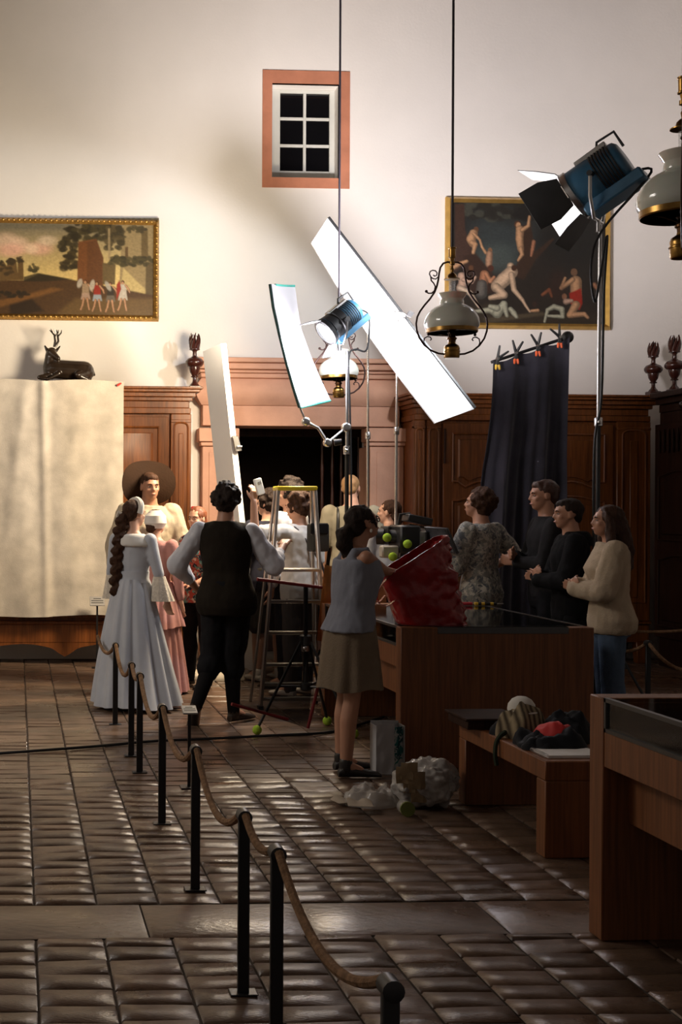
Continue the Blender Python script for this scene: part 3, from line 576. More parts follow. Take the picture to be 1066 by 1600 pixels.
# ------------------------------------------------------------------ pendant oil lamps
def pendant(px, py, Y, rot, label, sc=1.0):
    c = P(px, py, Y); t = thing('pendant_oil_lamp', c, label, 'lamp', 'brass oil lamps hung in a row'); ca, sa = math.cos(rot), math.sin(rot)
    L = lambda x, z, y=0: c+V((x*ca-y*sa, x*sa+y*ca, z)); K = sc/1630
    lz = lambda pr: [(r*K, (1455-y)*K) for r, y in pr]
    MB().lathe(c, lz([(60,1455),(85,1452),(92,1440),(95,1380),(100,1376),(100,1368),(92,1362),(95,1335),(85,1305),(60,1288),(48,1280),(44,1262)]), 24).build('reservoir', brass, t)
    MB().lathe(c, lz([(44,1264),(48,1232),(60,1222),(60,1208),(46,1202),(40,1160),(52,1150),(52,1135),(30,1130)]), 18).build('burner', brass_dark, t)
    MB().lathe(c, lz([(296,1150),(304,1140),(304,1098),(296,1092),(282,1092),(282,1140),(290,1150)]), 36).build('gallery_ring', brass, t)
    g = MB()
    for k in range(3): a = k*2.094+rot; g.tube([c+V((math.cos(a)*.03*sc, math.sin(a)*.03*sc, 270*K)), c+V((math.cos(a)*.10*sc, math.sin(a)*.10*sc, 305*K)), c+V((math.cos(a)*.18*sc, math.sin(a)*.18*sc, 318*K))], .004, 6)
    g.build('gallery_spokes', brass_dark, t)
    out = [(300,1100),(318,1070),(325,1030),(318,980),(292,920),(250,870),(200,835),(150,812),(140,800),(140,770),(136,755),(134,742),(150,715),(172,680),(174,672)]
    sh = MB(); pr = lz(out); inn = [(max(r-.006, .01), z) for r, z in reversed(pr)]; n = 40
    sh.loft([[c+V((math.cos(2*math.pi*j/n)*r, math.sin(2*math.pi*j/n)*r, z)) for j in range(n)] for r, z in pr+inn+[pr[0]]], caps=False); sh.build('glass_shade', opal, t)
    MB().lathe(c, lz([(38,1130),(55,1080),(48,1000),(40,900),(38,520),(36,520),(36,900)]), 18).build('glass_chimney', clear_glass, t)
    MB().lathe(c, lz([(96,502),(96,494),(60,480),(52,450),(30,428),(10,420),(8,300)]), 24).build('smoke_bell', brass, t)
    MB().lathe(c, lz([(18,420),(24,380),(14,360),(14,330),(34,320),(34,290),(20,285),(24,270),(30,245),(46,238),(46,228),(40,222),(42,135),(48,128),(48,118),(20,110)]), 18).build('brass_coupling', brass, t)
    MB().cyl(L(0, (1455-115)*K), V((c.x, c.y, ZT+.02)), .0095, n=10).build('suspension_rod', M('rod_dark', (.03, .025, .035), .4), t)
    arm = [(0,296),(-60,293),(-110,310),(-145,360),(-160,430),(-168,500),(-185,580),(-215,660),(-270,740),(-335,815),(-390,890),(-425,960),(-438,1040),(-430,1120),(-400,1210),(-340,1295),(-260,1360),(-160,1398),(-90,1405)]
    sc1 = [(-168,470),(-200,500),(-235,495),(-262,475),(-278,440),(-270,410),(-240,395),(-205,400),(-185,425),(-190,455),(-215,465),(-232,450)]
    sc2 = [(-262,470),(-255,520),(-225,550),(-205,590),(-215,640),(-250,672),(-290,672),(-315,655),(-312,640)]
    sc3 = [(-330,1300),(-345,1260),(-335,1215),(-300,1195),(-265,1200),(-250,1225),(-265,1240)]
    for s_ in (1, -1):
        a = MB().tube([L(x*K*s_, (1455-y)*K) for x, y in arm], .0072, 7).build('bow_arm', iron, t)
        MB().tube([L(x*K*s_, (1455-y)*K) for x, y in sc1], .005, 6).build('scroll', iron, a)
        MB().tube([L(x*K*s_, (1455-y)*K) for x, y in sc2], .0055, 6).ell(L(-315*K*s_, (1455-650)*K), (.011,.011,.011)).build('scroll', iron, a)
        MB().tube([L(x*K*s_, (1455-y)*K) for x, y in sc3], .005, 6).lathe(L(-285*K*s_, (1455-1185)*K), [(.006,0),(.012,.01),(.006,.03),(.004,.045)], 8).build('scroll', iron, a)
    return t
pendant(529, 621.5, 10.66, .0, 'brass oil lamp hanging before the doorway in the film light glare', .86)
pendant(706, 560, 9.1, .0, 'brass oil lamp with opal shade hanging before the dark figure painting')
pendant(1068, 404, 5.5, 1.05, 'large near brass oil lamp cut by the picture edge')

# ------------------------------------------------------------------ stands and film lights
tennis = M('tennis_felt', (.34, .52, .05), .95, var=.15, scale=30, bump=.4, bscale=120)
def stand(name, label, pxb, pyt, Y, mats, legs=(0.5, 2.6, 4.7), spread=.5, hub=.75, r=.017, balls=(), pxt=None, foot_z=.05):
    top = P(pxt or pxb, pyt, Y); base = V((P(pxb, 1000, Y).x, Y, 0)); t = thing(name, base, label, 'stand'); h = top.z
    q = lambda z: base.lerp(V((top.x, top.y, h)), z/h) + V((0, 0, 0))
    pt = lambda z: V((base.x+(top.x-base.x)*z/h, base.y+(top.y-base.y)*z/h, z))
    brk = [hub-.35, min(1.25, h*.5), min(2.3, h*.72), h] if h > 2.0 else [hub-.35, h*.6, h]
    for k in range(len(brk)-1):
        MB().cyl(pt(brk[k]), pt(brk[k+1]), r*(1-.17*k), n=12).build('pole', mats[min(k, len(mats)-1)], t)
        if k: 
            c = pt(brk[k]); MB().lathe(c, [(r*1.25,-.05),(r*1.5,-.045),(r*1.5,.01),(r*1.2,.02)], 12).build('collar', steel, t)
            MB().cyl(c+V((0,-r,-.02)), c+V((-.02,-.055,-.02)), .006, n=8).ell(c+V((-.02,-.06,-.02)), (.016,.016,.016), n=8, m=5).build('clamp_knob', steel, t)
    MB().lathe(pt(hub), [(r*1.6,-.04),(r*2.2,-.03),(r*2.2,.03),(r*1.5,.04)], 12).build('upper_hub', black_metal, t)
    MB().lathe(pt(hub-.33), [(r*1.4,-.03),(r*1.9,-.02),(r*1.9,.02),(r*1.4,.03)], 12).build('lower_hub', black_metal, t)
    for i, a in enumerate(legs):
        d = V((math.cos(a), math.sin(a), 0)); f = base+d*spread+V((0, 0, foot_z if i not in balls else .04)); l = MB().cyl(pt(hub)+d*.03, f, .011, n=8).build('leg', mats[0], t)
        MB().cyl(pt(hub-.33)+d*.02, (pt(hub)+d*.03).lerp(f, .52), .008, n=8).build('brace', mats[0], t)
        if i in balls: MB().ell(base+d*spread+V((0, 0, .034)), (.034,.034,.034)).build('tennis_ball', tennis, t)
        else: MB().cap(f+V((0,0,0)), base+d*(spread+.01)+V((0,0,.02)), .014, .016, 8).build('rubber_foot', rubber, t)
    return t, top
lens_mat = M('lit_fresnel_lens', (1, 1, 1), .3, var=0, emit=9, emit_col=(.95, .97, 1))
flap_mat = M('barn_door_black', (.02, .02, .02), .5, var=.2); flap_in = M('barn_door_pale', (.62, .62, .62), .45, var=.2, metal=.3)  # inner faces of the flaps are a paler grey
def film_light(name, label, c, target, R, Lb, doors, up=(0,0,1), big=True):
    r, u, d = basis(V(target)-V(c), up); t = thing(name, c, label, 'film light'); c = V(c); ax = (r, u, d)
    MB().lathe(c, [(R*.75,-Lb*.55),(R*.9,-Lb*.5),(R*.93,-Lb*.45),(R*.93,-Lb*.05),(R*.98,0),(R*1.0,Lb*.4),(R*.9,Lb*.44)], 24, ax).build('housing', blue_paint, t)
    for k in range(7):
        z = -Lb*.42+k*Lb*.055; MB().lathe(c, [(R*.9,z),(R*1.0,z+.003),(R*1.0,z+Lb*.03),(R*.9,z+Lb*.033)], 24, ax).build('cooling_fin', black_metal, t)
    MB().lathe(c, [(R*1.0,Lb*.38),(R*1.07,Lb*.4),(R*1.07,Lb*.5),(R*.86,Lb*.52),(R*.84,Lb*.42)], 28, ax).build('front_ring', steel if big else black_metal, t)
    MB().lathe(c, [(.002,Lb*.53),(R*.4,Lb*.52),(R*.84,Lb*.46),(R*.84,Lb*.43),(.002,Lb*.43)], 24, ax).build('fresnel_lens', lens_mat, t)
    # lower box and rear cap
    MB().obox(c-u*R*.98-d*Lb*.12, r*R*.62, u*R*.26, d*Lb*.55).build('ballast_box', blue_paint, t, bevel=.012)
    MB().obox(c+u*R*.98-d*Lb*.12, r*R*.35, u*R*.12, d*Lb*.3).build('top_vent', steel, t, bevel=.006)
    MB().tube([c+u*R*.95-d*Lb*.2, c+u*R*1.35-d*Lb*.3, c+u*R*1.3-d*Lb*.62, c+u*R*.55-d*Lb*.62], .011, 8).build('carry_handle', black_plastic, t)
    MB().tube([c-r*R*1.12, c-r*R*1.12-V((0,0,R*.9)), c-r*R*.6-V((0,0,R*1.7)), c+r*R*.6-V((0,0,R*1.7)), c+r*R*1.12-V((0,0,R*.9)), c+r*R*1.12], .014 if big else .010, 8).build('yoke', steel, t)
    if not big: MB().lathe(c, [(R*.95,-Lb*.08),(R*1.06,-Lb*.06),(R*1.06,Lb*.12),(R*1.0,Lb*.14),(R*1.04,Lb*.36),(R*.95,Lb*.38)], 24, ax).build('snout', black_metal, t)
    for s_ in (-1, 1): MB().cyl(c+r*R*.9*s_, c+r*R*1.25*s_, .022, n=12).build('tilt_knob', black_plastic, t)
    MB().cyl(c-V((0,0,R*1.68)), c-V((0,0,R*2.15)), .018, n=10).build('spigot', steel, t)
    f = c+d*Lb*.5
    for (ang, open_, wd, ln) in doors:
        e = r*math.cos(ang)+u*math.sin(ang); s_ = e.cross(d); h = f+e*R*1.02; dirv = d*math.cos(open_)+e*math.sin(open_)
        nn = dirv.cross(s_).normalized(); k = .45
        q = [h-s_*R*wd*.72, h+s_*R*wd*.72, h+s_*R*wd+dirv*R*ln*k, h+s_*R*wd*.98+dirv*R*ln, h-s_*R*wd*.98+dirv*R*ln, h-s_*R*wd+dirv*R*ln*k]
        dr_ = MB().prism(q, nn*.004); dr_.build('barn_door', flap_mat, t, smooth=False)
        q2 = [q[0].lerp(h+dirv*R*ln*.5, .04)-nn*.003, q[1].lerp(h+dirv*R*ln*.5, .04)-nn*.003, q[2].lerp(h+dirv*R*ln*.5, .03)-nn*.003, q[3].lerp(h+dirv*R*ln*.5, .03)-nn*.003, q[4].lerp(h+dirv*R*ln*.5, .03)-nn*.003, q[5].lerp(h+dirv*R*ln*.5, .03)-nn*.003]
        sgn = 1 if (nn.dot(f+d*R-h) > 0) else -1
        q2 = [p+nn*(.003+ (.006 if sgn > 0 else -.002)) for p in q2]
        MB().prism(q2, nn*.001).build('inner_face', flap_in, t, smooth=False)
        MB().cyl(h-s_*R*.3, h+s_*R*.3, .009, n=8).build('door_hinge', steel, t)
    return t, r, u, d
BC = P(615, 505, 10.6)
hp = math.pi/2
tl, r_, u_, d_ = film_light('large_film_light', 'large blue film light with open barn doors on the tall stand', FRES, BC, .19, .44, ((hp, .75, .95, 1.5), (-hp, .35, .95, 1.5), (0, .3, .95, 1.55), (math.pi, .35, .95, 1.55)))
st, tp = stand('light_stand', 'tall chrome stand carrying the large blue film light', 932, 352, 9.5, [black_metal, black_metal, steel, chrome], legs=(3.75, 1.3, 5.6), spread=.42, r=.021, balls=(0,), pxt=938)
cb = [FRES-d_*.2-u_*.1, FRES-d_*.33-u_*.2, FRES+V((-.02,-.12,-.42)), FRES+V((-.12,-.14,-.7)), FRES+V((-.09,-.14,-.98)), FRES+V((-.045,-.13,-.8)), FRES+V((.05,-.05,-.45)), FRES+V((.035,-.03,-.9)), FRES+V((.02,-.03,-1.7)), P(929, 700, 9.46), P(928, 900, 9.44), P(930, 1090, 9.4)]
def smooth_path(pts, n=6):
    out = []; pts = [V(p) for p in pts]
    for i in range(len(pts)-1):
        p0, p1, p2, p3 = pts[max(i-1,0)], pts[i], pts[i+1], pts[min(i+2, len(pts)-1)]
        for k in range(n):
            t = k/n; out.append(.5*((2*p1)+(p2-p0)*t+(2*p0-5*p1+4*p2-p3)*t*t+(3*p1-p0-3*p2+p3)*t**3))
    return out+[pts[-1]]
tag(MB().tube(smooth_path(cb), .010, 7).build('power_cable', rubber), 'black power cable looping down from the large film light', 'cable')

# small film light before the doorway, its stand
SC = P(531, 502, YF)
ts_, r2, u2, d2 = film_light('small_film_light', 'small blue and black film light glaring at the diffusion frame', SC, P(470, 552, YF-.08), .115, .34, ((hp, .5, .9, 1.0), (-hp, .5, .9, 1.0)), big=False)
st2, tp2 = stand('light_stand', 'dark stand carrying the small film light and the diffusion frame arm', 541, 548, YF, [black_metal, black_metal, steel, black_metal], legs=(.3, 2.2, 4.4), spread=.5, r=.021, pxt=543)
tag(MB().tube(smooth_path([SC-d2*.18, P(575,490,YF), P(577,520,YF), P(572,548,YF), P(555,546,YF), P(545,560,YF-.03), P(547,640,YF-.03), P(549,760,YF-.03), P(548,900,YF-.03), P(548,1072,YF-.04)]), .008, 7).build('power_cable', rubber), 'black power cable of the small film light', 'cable')
# diffusion frame on a jointed arm
fd = thing('diffusion_frame', P(478, 637, 10.26), 'narrow white diffusion frame with teal tape before the small film light', 'light panel')
def frame_grid(n, m):
    L = [(423,444,10.12),(428,480,10.13),(437,520,10.15),(448,565,10.18),(459,605,10.21),(469,637,10.23)]; R_ = [(460,447,10.46),(464,480,10.48),(470,515,10.49),(484,555,10.51),(500,592,10.52),(516,626,10.53)]
    g = []
    for i in range(n):
        t = i/(n-1)*5; k = min(int(t), 4); f = t-k; a = P(*L[k]).lerp(P(*L[k+1]), f); b = P(*R_[k]).lerp(P(*R_[k+1]), f)
        g.append([a.lerp(b, j/(m-1))+V((0, .03*math.sin(math.pi*j/(m-1)), 0)) for j in range(m)])
    return g
fg = frame_grid(16, 6); MB().sheet(fg, .008).build('diffusion_sheet', M('diffusion_white', (.46, .44, .46), .6, var=.02), fd)
MB().tube([r[0]+V((-.006,0,0)) for r in fg], .012, 6).build('frame_edge', M('taped_edge', (.02, .06, .05), .6, var=.4, scale=30), fd)
teal = M('teal_tape', (.06, .42, .34), .6, var=.2)
MB().tube([p+V((0,-.004,.0)) for p in fg[0][1:]], .011, 6).build('tape_strip', teal, fd); MB().tube([p+V((0,-.004,0)) for p in fg[-1]], .011, 6).build('tape_strip', teal, fd)
ga = fd
pA, pB, pC, pD = P(469, 637, 10.23), P(478, 659, 10.26), P(512, 692, 10.26), P(541, 668, YF-.02)
MB().tube([pA-V((.02,0,-.1)), pA, pB], .009, 8).build('rod', steel, ga); MB().tube([pB, pB.lerp(pC,.4)+V((.03,0,.02)), pC], .014, 8).build('arm', steel, ga); MB().cyl(pC, pD, .011, n=8).build('arm', steel, ga)
for p_, rr in ((pB, .035), (pC, .036), (pD, .04)): MB().lathe(p_-V((0,.035,0)), [(rr*.7,0),(rr,.01),(rr,.06),(rr*.7,.07)], 14, (V((1,0,0)), V((0,0,1)), V((0,1,0)))).build('knuckle', steel, ga, bevel=.003)
MB().cyl(pC+V((.05,-.02,0)), pC+V((.11,-.03,.01)), .028, .024).build('grip_knob', black_plastic, ga)

# big white bounce board
bb = thing('bounce_board', P(690, 655, 10.3), 'long white bounce board glaring diagonally across the wall', 'reflector')
g = []
A_, B_, C2, D_ = P(512,341,11.15), P(487,379,10.95), P(680,661,10.35), P(741,639,10.6)
for i in range(22):
    t = i/21; a = A_.lerp(D_, t); b = B_.lerp(C2, t) + (V((-.035, -.02, -.03))*math.sin(math.pi*t)); g.append([a.lerp(b, j/5) for j in range(6)])
MB().sheet([list(reversed(r)) for r in g], -.012).build('board', foam, bb)
MB().tube([r[0]+V((.012,.012,.008)) for r in g], .018, 6).build('black_edge', black_metal, bb)
stand('light_stand', 'thin chrome stand holding up the white bounce board', 617, 488, 10.75, [steel, chrome, chrome, chrome], legs=(.9, 3.0, 5.1), spread=.4, r=.016, pxt=621)
bcl = thing('grip_clamp', P(622, 492, 10.7), 'steel clamp gripping the bounce board edge on the thin stand', 'clamp')
MB().obox(P(624,492,10.7), V((.05,0,-.01)), V((0,.03,0)), V((0,0,.026))).build('jaw', steel, bcl, bevel=.006); MB().cyl(P(612,491,10.68), P(640,492,10.68), .009).build('screw', steel, bcl); MB().obox(P(641,491,10.66), V((.012,0,.02)), V((0,.02,0)), V((.02,0,-.01))).build('wing_knob', black_plastic, bcl)
stand('light_stand', 'bright thin chrome stand right behind the small film light', 575, 505, 11.5, [steel, chrome, chrome, chrome], legs=(.2, 2.3, 4.2), spread=.4, r=.017)

# tall white leaning poly board
wb = thing('foam_panel', P(385, 1052, 12.05), 'tall white foam panel leaning beside the doorway', 'reflector')
a, b, c_, e = P(317,549,11.95), P(345,537,11.62), P(399,1046,11.75), P(371,1052,12.08); a.y -= .0
nrm = (b-a).cross(e-a).normalized(); nrm = nrm if nrm.x > 0 else -nrm
MB().prism([a, b, c_, e], nrm*.06).build('panel', foam, wb, smooth=False)
ck = thing('panel_clamp', P(370, 700, 11.65), 'small metal clip on the bright edge of the foam panel', 'clamp')
MB().obox(P(369,693,11.66), V((.03,0,0)), V((0,.05,0)), V((-.018,0,.07))).build('plate', steel, ck, bevel=.005); MB().cyl(P(371,698,11.6), P(378,698,11.6), .012).build('pin', steel, ck)

# black cloth on a crossbar with spring clamps
ybk = 10.9
bs = thing('cloth_crossbar', V((X(884, ybk+.05), ybk+.05, 0)), 'black stand and tilted crossbar behind the hanging black cloth', 'stand')
ta, tb = P(768, 566, ybk+.02), P(887, 527, ybk+.02)
MB().cyl(ta, tb, .014).build('crossbar', black_metal, bs); MB().cyl(V((tb.x-.03, tb.y+.03, .0)), V((tb.x-.03, tb.y+.03, tb.z)), .018).build('pole', black_metal, bs); MB().ell(tb, (.055,.05,.055)).build('end_knob', black_plastic, bs)
for a in (.8, 2.9, 5.0): MB().cyl(V((tb.x-.03, tb.y+.03, .6)), V((tb.x-.03+.4*math.cos(a), tb.y+.03+.25*math.sin(a), .012)), .012).build('leg', black_metal, bs)
g = []
for i in range(40):
    t = i/39; row = []
    for j in range(60):
        s_ = j/59; top = ta.lerp(tb, s_*.97+.015); sag = -.03*abs(math.sin(s_*3*math.pi))*max(0, 1-t*6)
        xl, xr_ = X(771, ybk, 560)-t*.32*(1-.35*t), X(884, ybk, 530)-.02*t
        x = (ta.x*(1-s_)+tb.x*s_)*(1-min(t*3,1)) + (xl+(xr_-xl)*s_)*min(t*3, 1)
        y = ybk-.02+.05*math.sin(s_*17+.8*math.sin(s_*5+t*1.5))*min(1, .2+t*1.5)+.025*math.sin(s_*41+t*2)*min(1,t*2)-.12*max(0, s_-.82)*0
        row.append(V((x, y, (top.z+sag)*(1-t)+.03*t)))
    g.append(row)
tag(MB().sheet(g, .004).build('black_cloth', black_cloth), 'large black cloth hanging from clamps in front of the oak cabinet', 'cloth')
org_tip = M('orange_clamp_tip', (.75, .12, .03), .5)
yel_tip = M('yellow_clamp_tip', (.8, .5, .05), .5)
for k, (px, py, ang, lb) in enumerate(((777, 566, .55, 'leftmost of four, yellow tips'), (806, 557, .1, 'second from the left of four'), (840, 545, -.2, 'third from the left of four'), (874, 532, -.5, 'rightmost of four beside the round knob'))):
    c = P(px, py, ybk-.06); t = thing('spring_clamp', c, 'black spring clamp on the black cloth, '+lb, 'clamp', 'spring clamps on the black cloth')
    for s_ in (-1, 1):
        a = ang+s_*.42; tip = c+V((-.012*s_, -.01, -.03)); mid = c+V((0, -.01, .03)); end = mid+V((math.sin(a)*.11, -.01, math.cos(a)*.11))
        MB().cap(mid, end, .014, .009, 8).build('handle', black_plastic, t); MB().cap(mid, tip, .012, .008, 8).build('jaw', black_plastic, t); MB().cap(tip, tip+V((-.004*s_,-.006,-.03)), .012, .010, 8).build('tip_pad', org_tip if k else yel_tip, t)
    MB().lathe(c+V((0,-.025,.03)), [(.012,0),(.014,.03)], 10, (V((1,0,0)), V((0,0,1)), V((0,1,0)))).build('spring', steel, t)

# linen backdrop over the left cabinet, with red pins
g = []; xa, xb = X(-70, YC), X(192, YC-.12); zt, zb = Z(596, YC-.14, 100), Z(962, YC-.06, 100)
for i in range(46):
    t = i/45; row = []
    for j in range(90):
        s_ = j/89; x = xa+(xb-xa)*s_; px = -70+262*s_
        sag = .02*abs(math.sin((px-66)/122*math.pi))*max(0, 1-t*4)+.012*t*math.sin(s_*9)
        f1 = math.exp(-((px-(66+8*t))/7)**2)*.035*(1-.3*t)+math.exp(-((px-(40-40*t))/10)**2)*.02*(1-t)
        y = YC-.145+(.05 if t > .06 else 0)*0-f1+.012*math.sin(s_*23+2*math.sin(t*3))*min(1,t*3)+.006*noise.noise(V((x*9, 1, t*14)))
        row.append(V((x, y, zt+(zb-zt)*t+sag-.01*t*math.sin(s_*7))))
    g.append(row)
bk = thing('linen_backdrop', V(((xa+xb)/2, YC-.14, zb)), 'pale linen backdrop sheet pinned over the oak cabinet', 'cloth')
MB().sheet(g, -.004).build('sheet', linen, bk)
pin = M('red_pin', (.6, .04, .03), .4)
for px, py in ((68, 598), (186, 601)): MB().cap(P(px-2, py+1, YC-.16), P(px+3, py-2, YC-.16), .012, .008, 8).build('red_peg', pin, bk)
# ------------------------------------------------------------------ people
def rotv(v, a): return V((v.x*math.cos(a)-v.y*math.sin(a), v.x*math.sin(a)+v.y*math.cos(a), v.z))
class Fig:
    """joints of one figure: local frame x = its right, y = forward, z = up"""
    def __init__(s, px, Y, H, face, sex='m', lean=(0,0), arms=None, legs=None, head=(0,0,0), fat=1.0, hipdx=0, base=None, drop=0):
        s.H = H; s.base = V(base) if base else V((P(px, 800, Y).x, Y, 0)); s.f = face; s.sex = sex; s.fat = fat; h = H
        s.w = 1.0 if sex == 'm' else .9
        L = lean
        def sp(z): t = max(0, (z-.5)/.4); return V((L[0]*t*h, L[1]*t*h, z*h-drop))
        s.spz = sp
        s.sh = {k: sp(.808)+V((k*.108*h*s.w, 0, 0)) for k in (-1, 1)}
        s.hip = {k: V((k*.05*h, 0, .525*h-drop)) for k in (-1, 1)}
        arms = arms or {}; legs = legs or {}; s.arm = {}; s.leg = {}
        for k in (-1, 1):
            up, fo, ha = arms.get(k, ((k*.16, .02, -1), (k*.05, .15, -1), (0, .12, -1)))
            e = s.sh[k]+V(up).normalized()*.172*h; w_ = e+V(fo).normalized()*.148*h; s.arm[k] = (s.sh[k], e, w_, V(ha).normalized())
            th, sn, ft = legs.get(k, ((k*.05, 0.02, -1), (k*.02, -.03, -1), (k*.15, 1, 0)))
            kn = s.hip[k]+V(th).normalized()*.242*h; an = kn+V(sn).normalized()*.24*h; s.leg[k] = (s.hip[k], kn, an, V(ft).normalized())
        s.neck = sp(.845); s.hc = sp(.934)+V((0, .018*h, 0))+V(L+(0,))*0
        yaw, pit, rol = head; m_ = Matrix.Rotation(yaw, 3, 'Z') @ Matrix.Rotation(-pit, 3, 'X') @ Matrix.Rotation(rol, 3, 'Y')
        s.hm = m_; s.u = .13*h
    def g(s, p): return s.base + rotv(V(p), s.f)          # local -> world
    def hd(s, x, y, z): return s.g(s.hc + s.hm @ (V((x, y, z))*s.u))
    def hax(s):
        return tuple(rotv(s.hm @ V(q), s.f) for q in ((1,0,0),(0,1,0),(0,0,1)))
    def ring(s, z, rx, ry, e=0, n=22, dy=0):
        c = s.spz(z); H = s.H*s.fat
        return [s.g(c+V(((rx*H+e)*math.cos(2*math.pi*j/n), (ry*H+e)*math.sin(2*math.pi*j/n)+dy*H, 0))) for j in range(n)]
    def torso(s, mb, z0=.46, z1=.88, e=0, flare=0):
        m_ = [(.455,.070,.055,0),(.49,.090,.066,-.004),(.53,.096,.068,-.006),(.58,.088,.061,0),(.63,.081,.055,.002),(.69,.088,.060,.004),(.745,.098,.064,.006),(.785,.102,.060,.002),(.81,.095,.050,-.002),(.83,.066,.040,-.004),(.85,.038,.036,-.002),(.885,.032,.034,.004)]
        f_ = [(.455,.075,.058,0),(.49,.096,.070,-.006),(.53,.102,.072,-.008),(.58,.088,.060,0),(.63,.074,.050,.002),(.69,.080,.058,.006),(.74,.088,.068,.016),(.785,.090,.056,.004),(.81,.084,.046,-.002),(.83,.056,.036,-.004),(.85,.033,.032,-.002),(.885,.027,.029,.004)]
        tb = m_ if s.sex == 'm' else f_; rs = []
        zs = sorted(set([z0, z1]+[r[0] for r in tb if z0 < r[0] < z1]))
        for z in zs:
            a = tb[0]; b = tb[-1]
            for p_, q_ in zip(tb, tb[1:]):
                if p_[0] <= z <= q_[0]: a, b = p_, q_
            t = 0 if b[0] == a[0] else min(max((z-a[0])/(b[0]-a[0]), 0), 1); fl = flare*max(0, (.63-z)/.2) if flare else 0
            rs.append(s.ring(z, a[1]+(b[1]-a[1])*t+fl, a[2]+(b[2]-a[2])*t+fl, e, dy=a[3]+(b[3]-a[3])*t))
        mb.loft(rs)
    def arms_(s, mb, e=0, upto=2.0, puff=0, only=None):
        for k in (-1, 1):
            if only and k != only: continue
            a, b, c, hd_ = s.arm[k]; H = s.H*(1 if s.sex == 'm' else .9)
            mb.cap(s.g(a), s.g(a.lerp(b, min(upto, 1))), .031*H*s.fat+e, .0235*H+e+puff*min(upto, 1), 12)
            if upto > 1: mb.cap(s.g(b), s.g(b.lerp(c, upto-1)), .0235*H+e+puff, .0165*H+e+puff*.3*(2-upto), 12)
    def legs_(s, mb, e=0, upto=2.0, e2=None):
        e2 = e if e2 is None else e2
        for k in (-1, 1):
            a, b, c, f = s.leg[k]; H = s.H
            mb.cap(s.g(a), s.g(a.lerp(b, min(1, upto))), .050*H*s.fat+e, .031*H+e2, 14)
            if upto > 1:
                m_ = b.lerp(c, .3); bk = -V((f.x, f.y, 0)).normalized()*.006*H
                if upto > 1.3: mb.cap(s.g(b), s.g(m_+bk), .031*H+e2, .0325*H+e2, 12); mb.cap(s.g(m_+bk), s.g(b.lerp(c, upto-1)), .0325*H+e2, .0215*H+e2, 12)
                else: mb.cap(s.g(b), s.g(b.lerp(c, upto-1)), .031*H+e2, .032*H+e2, 12)
    def hand(s, mb, k, curl=.5, spread=.25):
        a, b, c, d = s.arm[k]; H = s.H*(1 if s.sex == 'm' else .94); fd_ = (c-b).normalized(); d = V(d)
        sd = d.cross(V((0, 1, 0)) if abs(d.y) < .8 else V((0, 0, 1))).normalized(); nrm = d.cross(sd).normalized()
        if nrm.dot(V((-k, .2, 0))) < 0: nrm = -nrm                 # palm side faces the body
        pe = c+d*.050*H
        for q in (-1, -.33, .33, 1): mb.cap(s.g(c+sd*q*.008*H), s.g(pe+sd*q*.0165*H), .0095*H, .0085*H, 8)
        for q, ln in ((-1, .040), (-.33, .047), (.33, .045), (1, .036)):
            p0 = pe+sd*q*.0165*H; d1 = (d+sd*q*spread*.4+nrm*curl*.7).normalized(); d2 = (d+sd*q*spread*.3+nrm*curl*2).normalized(); p1 = p0+d1*ln*.55*H; p2 = p1+d2*ln*.5*H
            mb.cap(s.g(p0), s.g(p1), .0056*H, .0052*H, 8); mb.cap(s.g(p1), s.g(p2), .0052*H, .0042*H, 8)
        tsd = sd if sd.y > 0 or (abs(sd.y) < .1 and sd.z > 0) else -sd
        t0 = c+d*.014*H+tsd*.014*H; t1 = t0+(d+tsd*.9+nrm*.35).normalized()*.026*H; t2 = t1+(d+tsd*.15+nrm*.5).normalized()*.022*H
        mb.cap(s.g(t0), s.g(t1), .0075*H, .0062*H, 8); mb.cap(s.g(t1), s.g(t2), .0062*H, .005*H, 8)
    def head_(s, mb):
        u = s.u; ax = s.hax(); E = lambda x, y, z, a, b, c: mb.ell(s.hd(x, y, z), (a*u, b*u, c*u), ax, 16, 10)
        E(0,-.06,.12,.335,.43,.385); E(0,.10,-.16,.265,.285,.33); E(0,.20,-.36,.15,.14,.11); E(0,.30,.10,.23,.10,.09); E(0,.355,-.27,.095,.05,.035)
        E(-.17,.24,-.10,.10,.10,.08); E(.17,.24,-.10,.10,.10,.08)
        mb.cap(s.hd(0,.365,.06), s.hd(0,.430,-.105), .034*u, .048*u, 8); E(-.045,.39,-.115,.04,.04,.033); E(.045,.39,-.115,.04,.04,.033)
        for k in (-1, 1): mb.ell(s.hd(k*.335,-.03,-.03), (.035*u, .085*u, .135*u), ax, 10, 6)
        mb.cap(s.g(s.neck-V((0,0,.01*s.H))), s.hd(0,-.10,-.22), .036*s.H*s.w, .033*s.H*s.w, 14)
    def body(s, t, mat, curl=.5, voxel=.0085):
        b = MB(); s.torso(b); s.arms_(b); s.legs_(b); s.head_(b)
        for k in (-1, 1):
            s.hand(b, k, curl)
            a, kn, an, f = s.leg[k]; H = s.H
            b.cap(s.g(an), s.g(an+f*.05*H+V((0,0,-.02*H))), .024*H, .021*H, 10)
        o = put(remesh(b, voxel, 2), 'body', mat, t)
        return o
